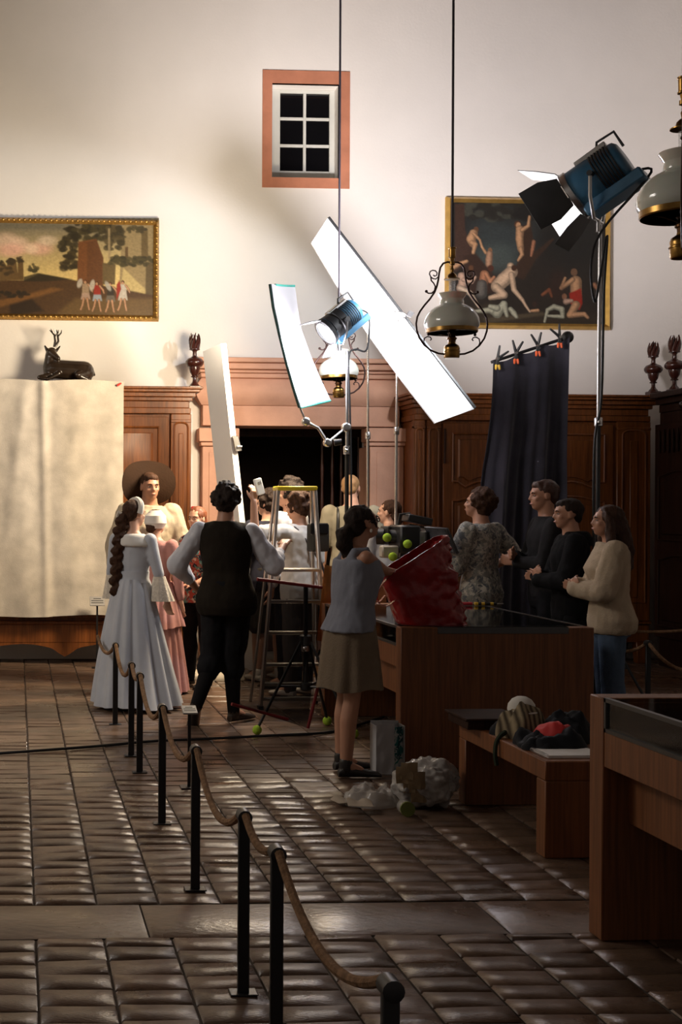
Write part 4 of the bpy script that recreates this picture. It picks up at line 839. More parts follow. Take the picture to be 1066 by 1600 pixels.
    def face(s, t, brow=(.03,.015,.01), lip=None):
        u = s.u; ax = s.hax(); w_ = M('eye_white', (.42,.38,.35), .25, var=0); ir = M('iris_dark', (.03,.02,.015), .2, var=0); br = M('eyebrow_%s' % str(brow), brow, .8, var=.1)
        for k in (-1, 1):
            e = MB().ell(s.hd(k*.135,.322,.005), (.050*u,.036*u,.024*u), ax, 12, 6).build('eye', w_, t); MB().ell(s.hd(k*.135,.349,.005), (.024*u,.014*u,.023*u), ax, 10, 5).build('iris', ir, e)
            MB().tube([s.hd(k*.06,.385,.075), s.hd(k*.13,.385,.105), s.hd(k*.21,.335,.085)], [.016*u,.02*u,.012*u], 6).build('eyebrow', br, t)
        MB().tube([s.hd(-.085,.375,-.268), s.hd(-.03,.400,-.258), s.hd(0,.402,-.264), s.hd(.03,.400,-.258), s.hd(.085,.375,-.268)], [.008*u,.020*u,.020*u,.020*u,.008*u], 6).build('lips', lip or M('lips', (.40,.14,.11), .4, var=.05), t)
    def hair(s, t, kind, mat, seed=1, vox=.011):
        b = MB(); u = s.u; ax = s.hax(); rng = random.Random(seed); E = lambda x, y, z, a, bb, c: b.ell(s.hd(x, y, z), (a*u, bb*u, c*u), ax, 14, 8)
        fold = .006
        if kind == 'short': E(0,-.115,.175,.365,.445,.375); E(0,-.26,-.02,.315,.25,.30); E(0,.14,.34,.27,.22,.15)
        if kind == 'crop': E(0,-.10,.165,.355,.43,.36); E(0,-.26,-.02,.30,.23,.26); fold = .003
        if kind == 'curly':
            E(0,-.13,.18,.39,.46,.40); E(0,-.25,-.08,.36,.30,.34); fold = .012
            for k in range(70):
                a = rng.random()*6.28; el = rng.random()*2.2-.75; y = math.cos(el)*math.sin(a)*.46-.13
                if y > .12 and math.sin(el) < .55: continue
                E(math.cos(el)*math.cos(a)*.42, y, math.sin(el)*.44+.14, .10, .10, .10)
        if kind == 'long':
            E(0,-.11,.18,.385,.45,.385); E(0,-.28,-.15,.37,.28,.45)
            for k in (-1, 1):
                b.tube([s.hd(k*.27,.12,.30), s.hd(k*.37,.02,.05), s.hd(k*.42,-.04,-.3), s.hd(k*.50,-.10,-.75), s.hd(k*.52,.0,-1.2), s.hd(k*.48,.10,-1.6)], [.09*u,.13*u,.15*u,.17*u,.15*u,.04*u], 10)
            b.tube([s.hd(0,-.30,.1), s.hd(0,-.42,-.3), s.hd(0,-.60,-.85), s.hd(0,-.66,-1.4), s.hd(0,-.62,-1.9)], [.30*u,.35*u,.36*u,.30*u,.08*u], 14); fold = .008
        if kind == 'pony':
            E(0,-.11,.175,.375,.45,.385); E(0,-.30,-.05,.32,.25,.30); E(0,-.50,-.02,.17,.16,.17); b.tube([s.hd(0,-.50,0), s.hd(0,-.70,-.12), s.hd(0,-.76,-.42), s.hd(.02,-.70,-.78), s.hd(.03,-.66,-.98)], [.16*u,.24*u,.25*u,.18*u,.05*u], 12); fold = .009
            for k in (-1, 1): b.tube([s.hd(k*.28,.20,.20), s.hd(k*.34,.18,-.1), s.hd(k*.30,.20,-.42)], [.05*u,.04*u,.012*u], 7)
        if kind == 'bun': E(0,-.11,.175,.375,.45,.385); E(0,-.34,-.1,.30,.25,.26); E(0,-.45,-.28,.2,.2,.18)
        o = put(remesh(b, vox, 2, fold, (40,40,22), seed), 'hair', mat, t); return o
    def top(s, t, mat, name='shirt', z0=.5, z1=.845, e=.016, sl=1.0, puff=0, fold=.008, flare=0, vox=.011, seed=3, extra=None):
        b = MB(); s.torso(b, z0, z1, e, flare)
        if sl: s.arms_(b, e, sl, puff)
        else:
            for k in (-1, 1): b.cap(s.g(s.sh[k]+V((-k*.015*s.H,0,0))), s.g(s.sh[k]+V((-k*.04*s.H,0,.012*s.H))), .03*s.H, .028*s.H, 10)
        if extra: extra(b)
        return put(remesh(b, vox, 3, fold, (11,11,6), seed), name, mat, t)
    def pants(s, t, mat, name='trousers', e=.014, e2=.016, upto=2.0, ztop=.60, fold=.007, seed=5):
        b = MB(); s.torso(b, .46, ztop, e+.006); s.legs_(b, e, upto, e2); return put(remesh(b, .011, 3, fold, (10,10,6), seed), name, mat, t)
    def shoes(s, t, mat, name='shoe', hgt=.05):
        for k in (-1, 1):
            kn, an, f = s.leg[k][1:]; H = s.H; up = (kn-an).normalized(); up = (up-f*up.dot(f)).normalized(); sd = f.cross(up).normalized(); b = MB(); hl = an-f*.028*H-up*.040*H
            rs = []
            for q, wd, ht in ((0,.014,.028),(.012,.022,.045),(.05,.023,.046),(.08,.024,.034),(.115,.027,.026),(.145,.022,.02),(.158,.008,.010)):
                c = hl+f*q*H; rs.append([s.g(c+sd*wd*H*math.cos(2*math.pi*j/12)+up*(ht*H*max(-.02, .5+.5*math.sin(2*math.pi*j/12)))) for j in range(12)])
            b.loft(rs); b.cap(s.g(an-up*.01*H), s.g(an+up*hgt*.3*H), .026*H, .025*H, 10); b.build(name, mat, t)
    def skirt(s, t, mat, name, z0, z1, r0, r1, folds, amp, seed=1, shift=(0,0), th=.006, n=160, m=26, squash=.8, pw=.8):
        rng = random.Random(seed); ph = [rng.random()*6.28 for _ in range(6)]; g = []
        for i in range(m):
            q = i/(m-1); z = z0+(z1-z0)*q; row = []; R = r0+(r1-r0)*q**pw
            c = s.spz(z0/s.H)*(1)+V((shift[0]*q*q, shift[1]*q*q, 0)); c.z = z
            for j in range(n+1):
                a = 2*math.pi*j/n; d = amp*(.15+.85*q)*(math.sin(folds*a+ph[0]+.6*math.sin(3*a+ph[1]))+.45*math.sin(folds*1.7*a//1*0+ (folds+5)*a+ph[2]))
                rr = R+d; row.append(s.g(c+V((rr*math.cos(a), rr*math.sin(a)*(squash+(1-squash)*q), .01*math.sin(4*a+ph[3])*q))))
            g.append(row)
        return MB().sheet(g, th).build(name, mat, t, angle=80)
def person(fig, label, group=None): return thing('person', fig.base, label, 'person', group)
PI = math.pi
cream = M('cream_wool_tunic', (.46, .39, .29), .95, var=.06, bump=.2, bscale=80); hairD = M('hair_black_brown', (.018, .010, .007), .68, spec=.22, var=.3, scale=30, stretch=(3,3,1), bump=.5, bscale=60); hairB = M('hair_brown', (.055, .024, .012), .68, spec=.22, var=.3, scale=30, stretch=(3,3,1), bump=.5, bscale=60)
hair_bl = M('hair_blond', (.36, .20, .09), .6, var=.2, scale=40); hair_red = M('hair_auburn', (.16, .045, .015), .55, var=.2, scale=30)
shoeB = M('shoe_black', (.012, .010, .010), .4, var=.2); jeans = M('blue_denim', (.085, .125, .19), .9, var=.15, scale=9, bump=.2, bscale=120)
darkcl = M('dark_trouser_cloth', (.012, .012, .014), .9, var=.2); tee_w = M('white_tee', (.62, .59, .55), .9, var=.03, bump=.1); tee_navy = M('navy_tee', (.025, .026, .04), .9, var=.1)
tan_p = M('tan_trousers', (.28, .22, .16), .9, var=.1)

# 1 man with the wide hat
f = Fig(233, 11.4, 1.92, PI+.12, fat=1.12, head=(.12, .02, 0), arms={1: ((.34, .1, -1), (.1, .25, -1), (0, .2, -1)), -1: ((-.34, .1, -1), (-.1, .25, -1), (0, .2, -1))})
t = person(f, 'man in a wide brown hat and cream tunic standing by the linen'); f.body(t, skin2); f.face(t); f.hair(t, 'short', hairB)
f.top(t, cream, 'tunic', z0=.44, e=.034, sl=1.75, puff=.03, fold=.016, flare=.03); f.pants(t, tan_p, 'breeches'); f.shoes(t, shoeB)
hat_m = M('brown_felt', (.032, .017, .010), .95, var=.12, bump=.2); g = []
for i in range(9):                                  # brim pushed far back so that it frames the face
    q = i/8; row = []
    for j in range(49):
        a = 2*PI*j/48; R = .088+.172*q
        row.append(f.g(f.hc+f.hm @ V((R*math.cos(a), -.045-.05*q*math.sin(a)**2*(1 if math.sin(a) < 0 else .6)+.02*q*math.cos(2*a)-.06*math.sin(a)*q*0, .035+R*math.sin(a)*.84+.012*math.sin(3*a)*q))))
    g.append(row)
hat = MB().sheet(g, .006).build('hat_brim', hat_m, t, angle=80)
MB().lathe(f.hd(0,-.19,.15), [(.10,0),(.104,.02),(.096,.07),(.07,.11),(.02,.12)], 20, (f.hax()[0], f.hax()[2], -f.hax()[1])).build('hat_crown', hat_m, hat)
# 2 woman in the pale blue dress
f = Fig(208, 10.12, 1.66, -.62, 'f', head=(-.35, .02, 0), arms={1: ((.22, .12, -1), (.1, .45, -1), (0, .4, -1)), -1: ((-.22, .1, -1), (.25, .6, -1), (.3, .5, -1))})
blue = M('pale_blue_satin', (.47, .50, .56), .55, var=.06, bump=.1, sheen=.2); lace = M('cream_lace', (.70, .64, .54), .9, var=.15, scale=60, bump=.5, bscale=90)
t = person(f, 'woman with a long brown braid in a pale blue gown'); f.body(t, skin); f.face(t); hr = f.hair(t, 'short', hairB)
f.top(t, blue, 'bodice', z0=.57, z1=.815, e=.010, sl=1.0, fold=.004)
f.skirt(t, blue, 'skirt', .615*1.66, .03, .135, .345, 13, .026, 2, shift=(.10, -.08), pw=.85)
MB().loft([f.ring(.655,.080,.056,.012), f.ring(.62,.078,.054,.014), f.ring(.60,.086,.060,.016)]).build('waist_band', blue, t)
sc = MB(); sc.loft([f.ring(.838,.05,.04,.012), f.ring(.825,.08,.05,.016), f.ring(.795,.098,.06,.018), f.ring(.775,.100,.064,.014)]); put(remesh(sc, .012, 3, .004), 'shawl_collar', M('white_collar', (.72, .70, .66), .9, var=.05), t)
for k in (-1, 1):
    a, e, w_, _ = f.arm[k]; g = []
    dirv = (V((0,0,-1))+(w_-e).normalized()*.5).normalized()
    for i in range(8):
        q = i/7; row = []
        for j in range(33):
            an = 2*PI*j/32; R = .045+.055*q+.010*q*math.sin(9*an); c = e.lerp(w_, .08)+dirv*.20*q; row.append(f.g(c+V((R*math.cos(an), R*math.sin(an), 0))))
        g.append(row)
    MB().sheet(g, .004).build('lace_cuff', lace, t, angle=80)
br = MB()
for i in range(17):
    q = i/16; c = f.hd(-.12-.10*q+.03*math.sin(i*1.3), -.50-.18*math.sin(q*2.2), -.1-3.0*q); br.ell(c+V((.016*(-1)**i, 0, 0)), (.052*(1-.15*q), .045*(1-.15*q), .040), n=10, m=6)
put(remesh(br, .009, 1, .008, (40,40,40)), 'braid', hairB, t)
band = [f.hd(.40*math.sin(a), -.05+.09*math.cos(a), .14+.40*math.cos(a)) for a in [(-1.9+3.8*i/16) for i in range(17)]]
MB().tube(band, .026, 8).build('headband', M('white_ribbon', (.75, .70, .62), .8), t); MB().tube([f.hd(-.1,-.55,.0), f.hd(-.2,-.62,.05), f.hd(-.3,-.6,-.1), f.hd(-.25,-.62,-.25)], [.012,.016,.014,.004], 6).build('hair_ribbon', M('white_ribbon', (.75, .70, .62), .8), t)
f.shoes(t, shoeB)
# 3 woman in pink behind her
f = Fig(243, 10.8, 1.58, -.55, 'f', head=(-.2, 0, 0), arms={1: ((.2, .05, -1), (.08, .15, -1), (0, .15, -1))})
pink = M('dusty_pink_linen', (.44, .22, .20), .9, var=.08, bump=.2)
t = person(f, 'woman in a dusty pink dress and apron behind the blue gown'); f.body(t, skin); f.face(t); f.hair(t, 'bun', hairB)
f.top(t, pink, 'bodice', z0=.56, z1=.835, e=.014, sl=1.8, fold=.008); f.skirt(t, pink, 'skirt', .60*1.6, .02, .14, .29, 18, .014, 4); f.skirt(t, pink, 'overskirt', .60*1.6, .36*1.6, .15, .245, 20, .012, 6)
MB().loft([f.ring(.90,.042,.042,.0), f.ring(.93,.055,.06,.01), f.ring(.97,.05,.058,.01), f.ring(1.0,.03,.03,.0)]).build('cap', M('white_bonnet', (.72, .70, .68), .9), t); f.shoes(t, shoeB)
# 4 man in the dark vest
f = Fig(355, 9.25, 1.77, -.28, lean=(-.01, .02), head=(.15, .05, 0), hipdx=0,
        arms={-1: ((-.52, -.08, -.8), (.42, .42, -.62), (.5, .5, -.3)), 1: ((.52, .18, -.8), (.22, .80, .52), (.1, .8, .35))},
        legs={-1: ((-.02, -.02, -1), (-.26, -.42, -.9), (-.1, .45, -.9)), 1: ((-.10, .06, -1), (.02, -.02, -1), (.55, .8, 0))})
vest = M('dark_brown_vest', (.018, .014, .010), .9, var=.2, bump=.2); shirt_b = M('pale_blue_shirt', (.62, .63, .68), .85, var=.05, bump=.15)
t = person(f, 'man in a dark vest and knee breeches with hand on hip, seen from behind'); f.body(t, skin2); f.hair(t, 'curly', hairD, 4)
f.top(t, shirt_b, 'shirt', z0=.55, e=.012, sl=1.62, puff=.030, fold=.014); f.top(t, vest, 'vest', z0=.455, z1=.85, e=.030, sl=0, fold=.006, flare=.035); f.pants(t, darkcl, 'knee_breeches', e=.03, e2=.035, upto=1.25, fold=.012)
b = MB(); f.legs_(b, .008, 2.0); put(remesh(b, .011, 2), 'stockings', M('black_stocking', (.014,.013,.014), .9), t)
f.shoes(t, M('shoe_dark_leather', (.03, .018, .012), .4))
# 5 auburn-haired person behind him
f = Fig(311, 11.15, 1.61, PI-.9, 'f', head=(.2, .0, 0), arms={1: ((.3, .1, -1), (-.3, .7, -.4), (-.4, .6, 0)), -1: ((-.3, .1, -1), (.3, .7, -.4), (.4, .6, 0))})
flor = print_mat('floral_print', (.03, .03, .05), [(.55, .50, .42), (.10, .30, .28), (.35, .08, .06)], 14, thr=(.52, .56))
t = person(f, 'auburn haired woman in a floral top half hidden by the vest man'); f.body(t, skin); f.face(t); f.hair(t, 'bun', hair_red); f.top(t, flor, 'floral_top', z0=.47, e=.02, sl=.5, flare=.03); f.pants(t, darkcl); f.shoes(t, shoeB)
# 6 man in a navy tee
f = Fig(420, 11.5, 1.76, .35, head=(.5, .0, 0), arms={-1: ((-.18, .0, -1), (-.06, .12, -1), (0, .1, -1))})
t = person(f, 'dark haired man in a navy tee facing the dark doorway'); f.body(t, skin); f.hair(t, 'curly', hairD, 9); f.top(t, tee_navy, 'tee_shirt', z0=.48, e=.022, sl=.75, flare=.01); f.pants(t, M('dark_shorts', (.04, .035, .03), .9), 'shorts', upto=.95, e2=.04); f.shoes(t, tee_w)
a, e, w_, _ = f.arm[-1]; MB().lathe(f.g(w_), [(.03,-.012),(.033,-.01),(.033,.01),(.03,.012)], 14).build('wrist_watch', black_plastic, t)
# 7 man in a white tee raising a phone
f = Fig(470, 10.55, 1.73, .55, head=(.35, .12, .05), lean=(-.01, .0), arms={-1: ((-1, .10, .0), (-.10, -.05, 1), (.06, 0, 1)), 1: ((.25, .1, -1), (.1, .5, -1), (0, .4, -1))})
t = person(f, 'man in a white tee with a crossbody strap raising a small white device'); f.body(t, skin, .8); f.face(t); f.hair(t, 'curly', hairB, 12); f.top(t, tee_w, 'tee_shirt', z0=.47, e=.026, sl=.8, fold=.014, flare=.01); f.pants(t, M('grey_trousers', (.07, .06, .055), .9)); f.shoes(t, tee_w)
sp_ = [f.g(f.spz(z)+V((x*1.73, y*1.73, 0))) for x, y, z in ((-.05,.02,.845),(-.055,-.045,.82),(.0,-.085,.73),(.05,-.092,.66),(.10,-.08,.585),(.13,-.04,.56))]
MB().tube(smooth_path(sp_, 4), .012, 6).build('bag_strap', M('grey_strap', (.12,.11,.11), .8), t); f7 = f
# 8 man with a white collar beside him
f = Fig(454, 11.05, 1.86, .9, head=(.45, .08, 0))
t = person(f, 'tall dark haired man behind the ladder top, looking left'); f.body(t, skin); f.face(t); f.hair(t, 'curly', hairD, 15); f.top(t, M('white_collar_shirt', (.6,.6,.62), .85), 'shirt', e=.02, sl=1.9); f.pants(t, darkcl); f.shoes(t, shoeB)
# 9 blond man
f = Fig(549, 11.9, 1.93, -.15, head=(-.35, .0, 0)); t = person(f, 'blond man in an olive tee seen from behind before the doorway'); f.body(t, skin); f.face(t); f.hair(t, 'crop', hair_bl)
f.top(t, M('olive_beige_tee', (.30, .27, .20), .9, var=.05), 'tee_shirt', z0=.48, e=.024, sl=.9); f.pants(t, darkcl); f.shoes(t, shoeB)
for k in (-1, 1):
    q = [f.g(f.spz(z)+V((k*x*1.9, y*1.9, 0))) for x, y, z in ((.07,.055,.70),(.07,.05,.79),(.068,.0,.835),(.07,-.05,.80),(.075,-.062,.70))]; MB().tube(smooth_path(q, 4), .016, 6).build('shoulder_strap', black_plastic, t)
# 10 brown-haired woman by the camera
f = Fig(609, 11.1, 1.68, .1, 'f', head=(.9, -.1, 0)); t = person(f, 'brown haired woman standing behind the black film camera'); f.body(t, skin); f.face(t); f.hair(t, 'bun', hairB); f.top(t, M('grey_blouse', (.3,.3,.32), .9), 'blouse', sl=1.2); f.pants(t, darkcl); f.shoes(t, shoeB)
# 11 woman in a tank top
f = Fig(546, 7.42, 1.62, -PI/2+.12, 'f', lean=(0, .035), head=(.1, -.30, 0), arms={1: ((-.75, .75, -.34), (-.90, .62, -.08), (-.6, .6, -.6)), -1: ((-.2, .95, -.35), (-.5, .85, -.15), (-.4, .7, -.6))},
        legs={-1: ((-.04, .05, -1), (-.02, -.06, -1), (-.1, 1, 0)), 1: ((.03, -.04, -1), (.02, -.10, -1), (.15, 1, 0))})
tank = M('grey_blue_tank', (.20, .21, .25), .9, var=.05, bump=.15); linsk = M('taupe_linen', (.17, .13, .09), .95, var=.12, bump=.4, bscale=90)
t = person(f, 'dark haired woman in a grey tank top reaching into the red bag'); f.body(t, skin2); f.face(t); f.hair(t, 'pony', hairD, 2)
b = MB(); f.torso(b, .535, .80, .042, .0)
for k in (-1, 1): b.tube([f.g(f.spz(.78)+V((k*.075,.075,0))), f.g(f.spz(.835)+V((k*.088,.02,.0))), f.g(f.spz(.83)+V((k*.085,-.04,.0))), f.g(f.spz(.78)+V((k*.07,-.07,0)))], [.035,.028,.028,.035], 8)
put(remesh(b, .010, 3, .009, (14,14,5), 8), 'tank_top', tank, t)
f.skirt(t, linsk, 'skirt', .562*1.61, .325*1.61, .172, .192, 9, .007, 7, squash=.80, pw=.55)
gl = M('spectacle_frame', (.015,.012,.012), .3); gb = MB()
for k in (-1, 1): gb.tube([f.hd(k*(.135+.085*math.cos(a)), .41, .0+.075*math.sin(a)) for a in [2*PI*i/14 for i in range(15)]], .0035, 5); gb.tube([f.hd(k*.22,.40,.02), f.hd(k*.33,.15,.03), f.hd(k*.35,-.02,.03)], .0035, 5)
gb.tube([f.hd(-.05,.42,.01), f.hd(.05,.42,.01)], .0035, 5); gb.build('spectacles', gl, t); MB().ell(f.hd(.36,-.02,-.22), (.008,.008,.012)).build('earring', M('pearl', (.7,.68,.62), .2), t); f.shoes(t, shoeB, 'sneaker')
# 12 man in a leaf print shirt
f = Fig(752, 9.9, 1.76, .62, head=(.35, -.18, 0), arms={1: ((.70, -.12, -.66), (-.55, .45, -.35), (-.6, .5, 0)), -1: ((-.2, .25, -1), (-.05, .8, -.35), (0, .8, -.2))})
leaf = print_mat('leaf_print', (.50, .47, .40), [(.13, .14, .15), (.27, .27, .24)], 20, thr=(.50, .54))
t = person(f, 'man in a leaf print shirt watching the monitor, hand on hip'); f.body(t, skin2); f.face(t); f.hair(t, 'curly', hairB, 21); f.top(t, leaf, 'print_shirt', z0=.45, e=.026, sl=1.05, puff=.014, fold=.012, flare=.012); f.pants(t, darkcl); f.shoes(t, shoeB)
# 13 tall man in dark clothes
f = Fig(855, 9.55, 1.83, 1.45, head=(.05, .0, 0), arms={1: ((.1, .3, -1), (-.75, .5, .2), (-.6, .5, .1)), -1: ((-.1, .3, -1), (.75, .5, .05), (.6, .5, .1))}); dk = M('charcoal_shirt', (.018,.017,.018), .9, var=.15)
t = person(f, 'tall man in a dark collared shirt before the black cloth'); f.body(t, skin2); f.face(t); f.hair(t, 'short', M('hair_dark_auburn', (.05,.018,.010), .5, var=.2, scale=30, bump=.4)); f.top(t, dk, 'dark_shirt', e=.022, sl=1.9); f.pants(t, darkcl); f.shoes(t, shoeB)
cross = {1: ((.25, .32, -1), (-.85, .62, .12), (-.85, .2, .25)), -1: ((-.25, .32, -1), (.85, .66, .02), (.85, .15, .2))}
# 14 man in a black hoodie
f = Fig(893, 8.85, 1.68, 1.35, head=(.1, -.02, 0), arms=cross); blk = M('black_hoodie', (.008,.008,.009), .95, var=.2, bump=.2)
t = person(f, 'man in a black hoodie with folded arms'); f.body(t, skin2); f.face(t); f.hair(t, 'short', hairD, 3)
f.top(t, blk, 'hoodie', z0=.46, e=.030, sl=1.95, fold=.010); b = MB(); b.loft([f.ring(.80,.075,.055,.02,dy=-.02), f.ring(.83,.075,.05,.02,dy=-.025), f.ring(.86,.05,.04,.02,dy=-.02)]); put(remesh(b, .012, 3, .006), 'hood', blk, t); f.pants(t, darkcl); f.shoes(t, shoeB)
# 15 woman in a beige fleece
f = Fig(955, 8.25, 1.63, 1.30, 'f', head=(.08, -.10, 0), arms=cross, fat=1.05); fle = M('beige_fleece', (.42, .335, .24), .95, var=.05, bump=.3, bscale=100)
t = person(f, 'long haired woman in a beige fleece and jeans with folded arms'); f.body(t, skin2); f.face(t); f.hair(t, 'long', M('hair_long_brown', (.045,.019,.010), .6, spec=.25, var=.25, scale=30, stretch=(4,4,1), bump=.4), 5)
fl_ = f.top(t, fle, 'fleece', z0=.472, e=.036, sl=1.95, puff=.006, fold=.010)
f.top(t, tee_w, 'undershirt', z0=.466, z1=.53, e=.018, sl=.01, fold=.005); f.pants(t, jeans, 'jeans', e=.008, e2=.026, ztop=.54); f.shoes(t, shoeB)
q = [f.g(f.spz(z)+V((-.5*.0+x*1.63, y*1.63, 0))) for x, y, z in ((.075,.078,.615),(.098,.045,.595),(.105,.02,.565),(.10,.035,.545),(.075,.078,.54))]; MB().tube(smooth_path(q, 4), .005, 5).build('pocket_seam', fle, fl_)
# ------------------------------------------------------------------ display tables and bench
def mix_mat(name, fn):
    mt = bpy.data.materials.new(name); mt.use_nodes = True; nt = mt.node_tree; nt.nodes.remove(nt.nodes['Principled BSDF']); fn(nt, nt.nodes, nt.links, nt.nodes['Material Output']); return mt
def _glass(nt, N, L, out):
    t = N.new('ShaderNodeBsdfTransparent'); t.inputs[0].default_value = (.72, .76, .76, 1); g = N.new('ShaderNodeBsdfGlossy'); g.inputs['Roughness'].default_value = .06; fr = N.new('ShaderNodeFresnel'); fr.inputs[0].default_value = 1.5
    m_ = N.new('ShaderNodeMixShader'); L.new(fr.outputs[0], m_.inputs[0]); L.new(t.outputs[0], m_.inputs[1]); L.new(g.outputs[0], m_.inputs[2]); L.new(m_.outputs[0], out.inputs[0])
glass = mix_mat('vitrine_glass', _glass)
def _net(nt, N, L, out):
    t = N.new('ShaderNodeBsdfTransparent'); d = N.new('ShaderNodeBsdfDiffuse'); d.inputs[0].default_value = (.02, .02, .022, 1); m_ = N.new('ShaderNodeMixShader'); m_.inputs[0].default_value = .52
    L.new(t.outputs[0], m_.inputs[1]); L.new(d.outputs[0], m_.inputs[2]); L.new(m_.outputs[0], out.inputs[0])
net = mix_mat('black_scrim_net', _net)
def _film(nt, N, L, out):
    t = N.new('ShaderNodeBsdfTransparent'); d = N.new('ShaderNodeBsdfPrincipled'); d.inputs['Base Color'].default_value = (.55, .52, .48, 1); d.inputs['Roughness'].default_value = .2; m_ = N.new('ShaderNodeMixShader'); m_.inputs[0].default_value = .55
    L.new(t.outputs[0], m_.inputs[1]); L.new(d.outputs[0], m_.inputs[2]); L.new(m_.outputs[0], out.inputs[0])
plastic_film = mix_mat('clear_plastic_film', _film)
trim_metal = M('table_trim_metal', (.10, .10, .10), .35, metal=.8, var=.05); felt = M('vitrine_base', (.22, .11, .05), .7, var=.1)
def display_table(x0, x1, y0, y1, h, label, strip):
    t = thing('display_table', ((x0+x1)/2, y0, 0), label, 'table'); e = .105; zv = h-.125
    for a, b in ((y0, y0+e), (y1-e, y1)): MB().box(x0, x1, a, b, 0, h).build('end_panel', wood_table, t, bevel=.004)
    for a, b in ((x0+.006, x0+.06), (x1-.06, x1-.006)): MB().box(a, b, y0+e, y1-e, zv-.13, zv).build('apron', wood_table, t, bevel=.003)
    for a in (x0+.10, x1-.14): MB().box(a, a+.04, y0+e, y1-e, zv-.34, zv-.13).build('inner_rail', wood_table, t, bevel=.003)
    MB().box(x0+.06, x1-.06, y0+e, y1-e, zv-.03, zv-.005).build('vitrine_floor', felt, t)
    MB().box(x0+.02, x1-.02, y0+e, y1-e, h-.010, h-.002).build('glass_top', glass, t, smooth=False)
    for a in (x0+.012, x1-.018): MB().box(a, a+.006, y0+e, y1-e, zv, h-.01).build('glass_side', glass, t, smooth=False)
    for a in (x0+.004, x1-.024):
        MB().box(a, a+.02, y0+e, y1-e, h-.014, h+.001).build('metal_edge', trim_metal, t, smooth=False); MB().box(a, a+.02, y0+e, y1-e, zv, zv+.014).build('metal_edge', trim_metal, t, smooth=False)
        for y in (y0+e, y1-e-.014): MB().box(a, a+.02, y, y+.014, zv, h).build('metal_edge', trim_metal, t, smooth=False)
    if strip:
        MB().box(strip[0], strip[1], y0-.003, y0+e+.02, h-.038, h+.002).build('metal_channel', trim_metal, t, bevel=.002); MB().box(strip[0]+.004, strip[1]-.004, y0, y0+e, h+.002, h+.006).build('glass_lip', glass, t, smooth=False)
    return t
HT = .868
cx0_, cx1_ = 2.365, 3.58
display_table(cx0_, cx1_, 7.58, 9.6, HT, 'beech display table with glass top under the red bag', (X(684, 7.58, 985), X(889, 7.58, 985)))
display_table(2.166, 3.40, 2.5, 4.62, .90, 'near beech display table with glass vitrine cut by the picture edge', None)
bx0, bx1, by0, by1, bh = 2.42, 3.02, 5.6, 6.72, .445
bt = thing('bench', ((bx0+bx1)/2, by0, 0), 'low beech bench heaped with clothes between the display tables', 'bench')
for a in (by0, by1-.10): MB().box(bx0, bx1, a, a+.10, 0, bh-.092).build('slab_leg', wood_table, bt, bevel=.004)
MB().box(bx0, bx1, by0, by1, bh-.092, bh).build('seat_slab', wood_table, bt, bevel=.005)
# things on the bench
def heap(name, mat, c, rx, ry, h, seed, label, cat, parent=None, crumple=.5, rot=0, n=40, m=14, freq=6):
    c = V(c); rings = []; sd = V((seed*3.1, seed*1.7, 0))
    for i in range(m):
        q = i/(m-1); row = []
        for j in range(n):
            a = 2*PI*j/n; wob = 1+.22*noise.noise(V((math.cos(a)*1.6, math.sin(a)*1.6, seed)))
            R = math.sin(q*PI/2)*wob; x, y = rx*R*math.cos(a), ry*R*math.sin(a); z = h*math.cos(q*PI/2)**.8*(1+crumple*noise.noise(V((x*freq*2, y*freq*2, seed))))+h*.35*crumple*noise.noise(V((x*freq*5, y*freq*5, seed+5)))*math.sin(min(1, (1-q)*4)*PI/2)
            row.append(c+V((x*math.cos(rot)-y*math.sin(rot), x*math.sin(rot)+y*math.cos(rot), max(z, .002) if i < m-1 else 0)))
        rings.append(row)
    o = MB().loft(rings).build(name, mat, parent, angle=60); 
    return o if parent is not None else tag(o, label, cat)
q = P(745, 1122, 6.4)
bd = thing('wooden_tray', (2.5, 6.57, bh), 'dark wooden tray lying on the far end of the bench', 'tray'); MB().box(2.355, 2.65, 6.41, 6.71, bh, bh+.045).build('tray_base', wood_dark, bd, bevel=.004); MB().box(2.34, 2.665, 6.395, 6.725, bh+.045, bh+.06).build('tray_lid', wood_dark, bd, bevel=.004)
blk_j = M('black_nylon', (.010, .011, .014), .7, spec=.15, var=.2); red_j = M('red_lining', (.50, .02, .018), .7, var=.1)
jk = thing('jacket', (2.62, 5.98, bh), 'black jacket with bright red lining crumpled on the bench', 'jacket')
heap('outer_shell', blk_j, (2.60, 5.95, bh), .17, .17, .08, 3, None, None, jk, .9); heap('red_lining', red_j, (2.62, 5.96, bh+.05), .10, .09, .06, 8, None, None, jk, .9, .5); heap('sleeve', blk_j, (2.74, 6.10, bh), .13, .12, .13, 5, None, None, jk, .7); heap('hood', blk_j, (2.53, 5.90, bh+.002), .10, .10, .055, 15, None, None, jk, .8)
stripe = M('striped_knit', (.20, .15, .09), .95, var=.1); nt = stripe.node_tree; wv = nt.nodes.new('ShaderNodeTexWave'); wv.inputs['Scale'].default_value = 11; wv.inputs['Distortion'].default_value = 2; rp = nt.nodes.new('ShaderNodeValToRGB'); rp.color_ramp.elements[0].color = (.06,.045,.03,1); rp.color_ramp.elements[1].color = (.30,.24,.15,1)
tcn = nt.nodes.new('ShaderNodeTexCoord'); nt.links.new(tcn.outputs['Object'], wv.inputs['Vector']); nt.links.new(wv.outputs['Color'], rp.inputs['Fac']); nt.links.new(rp.outputs[0], nt.nodes['Principled BSDF'].inputs['Base Color'])
heap('striped_jumper', stripe, (2.57, 6.22, bh), .13, .12, .15, 6, 'khaki striped jumper bundled on the bench behind the jacket', 'jumper')
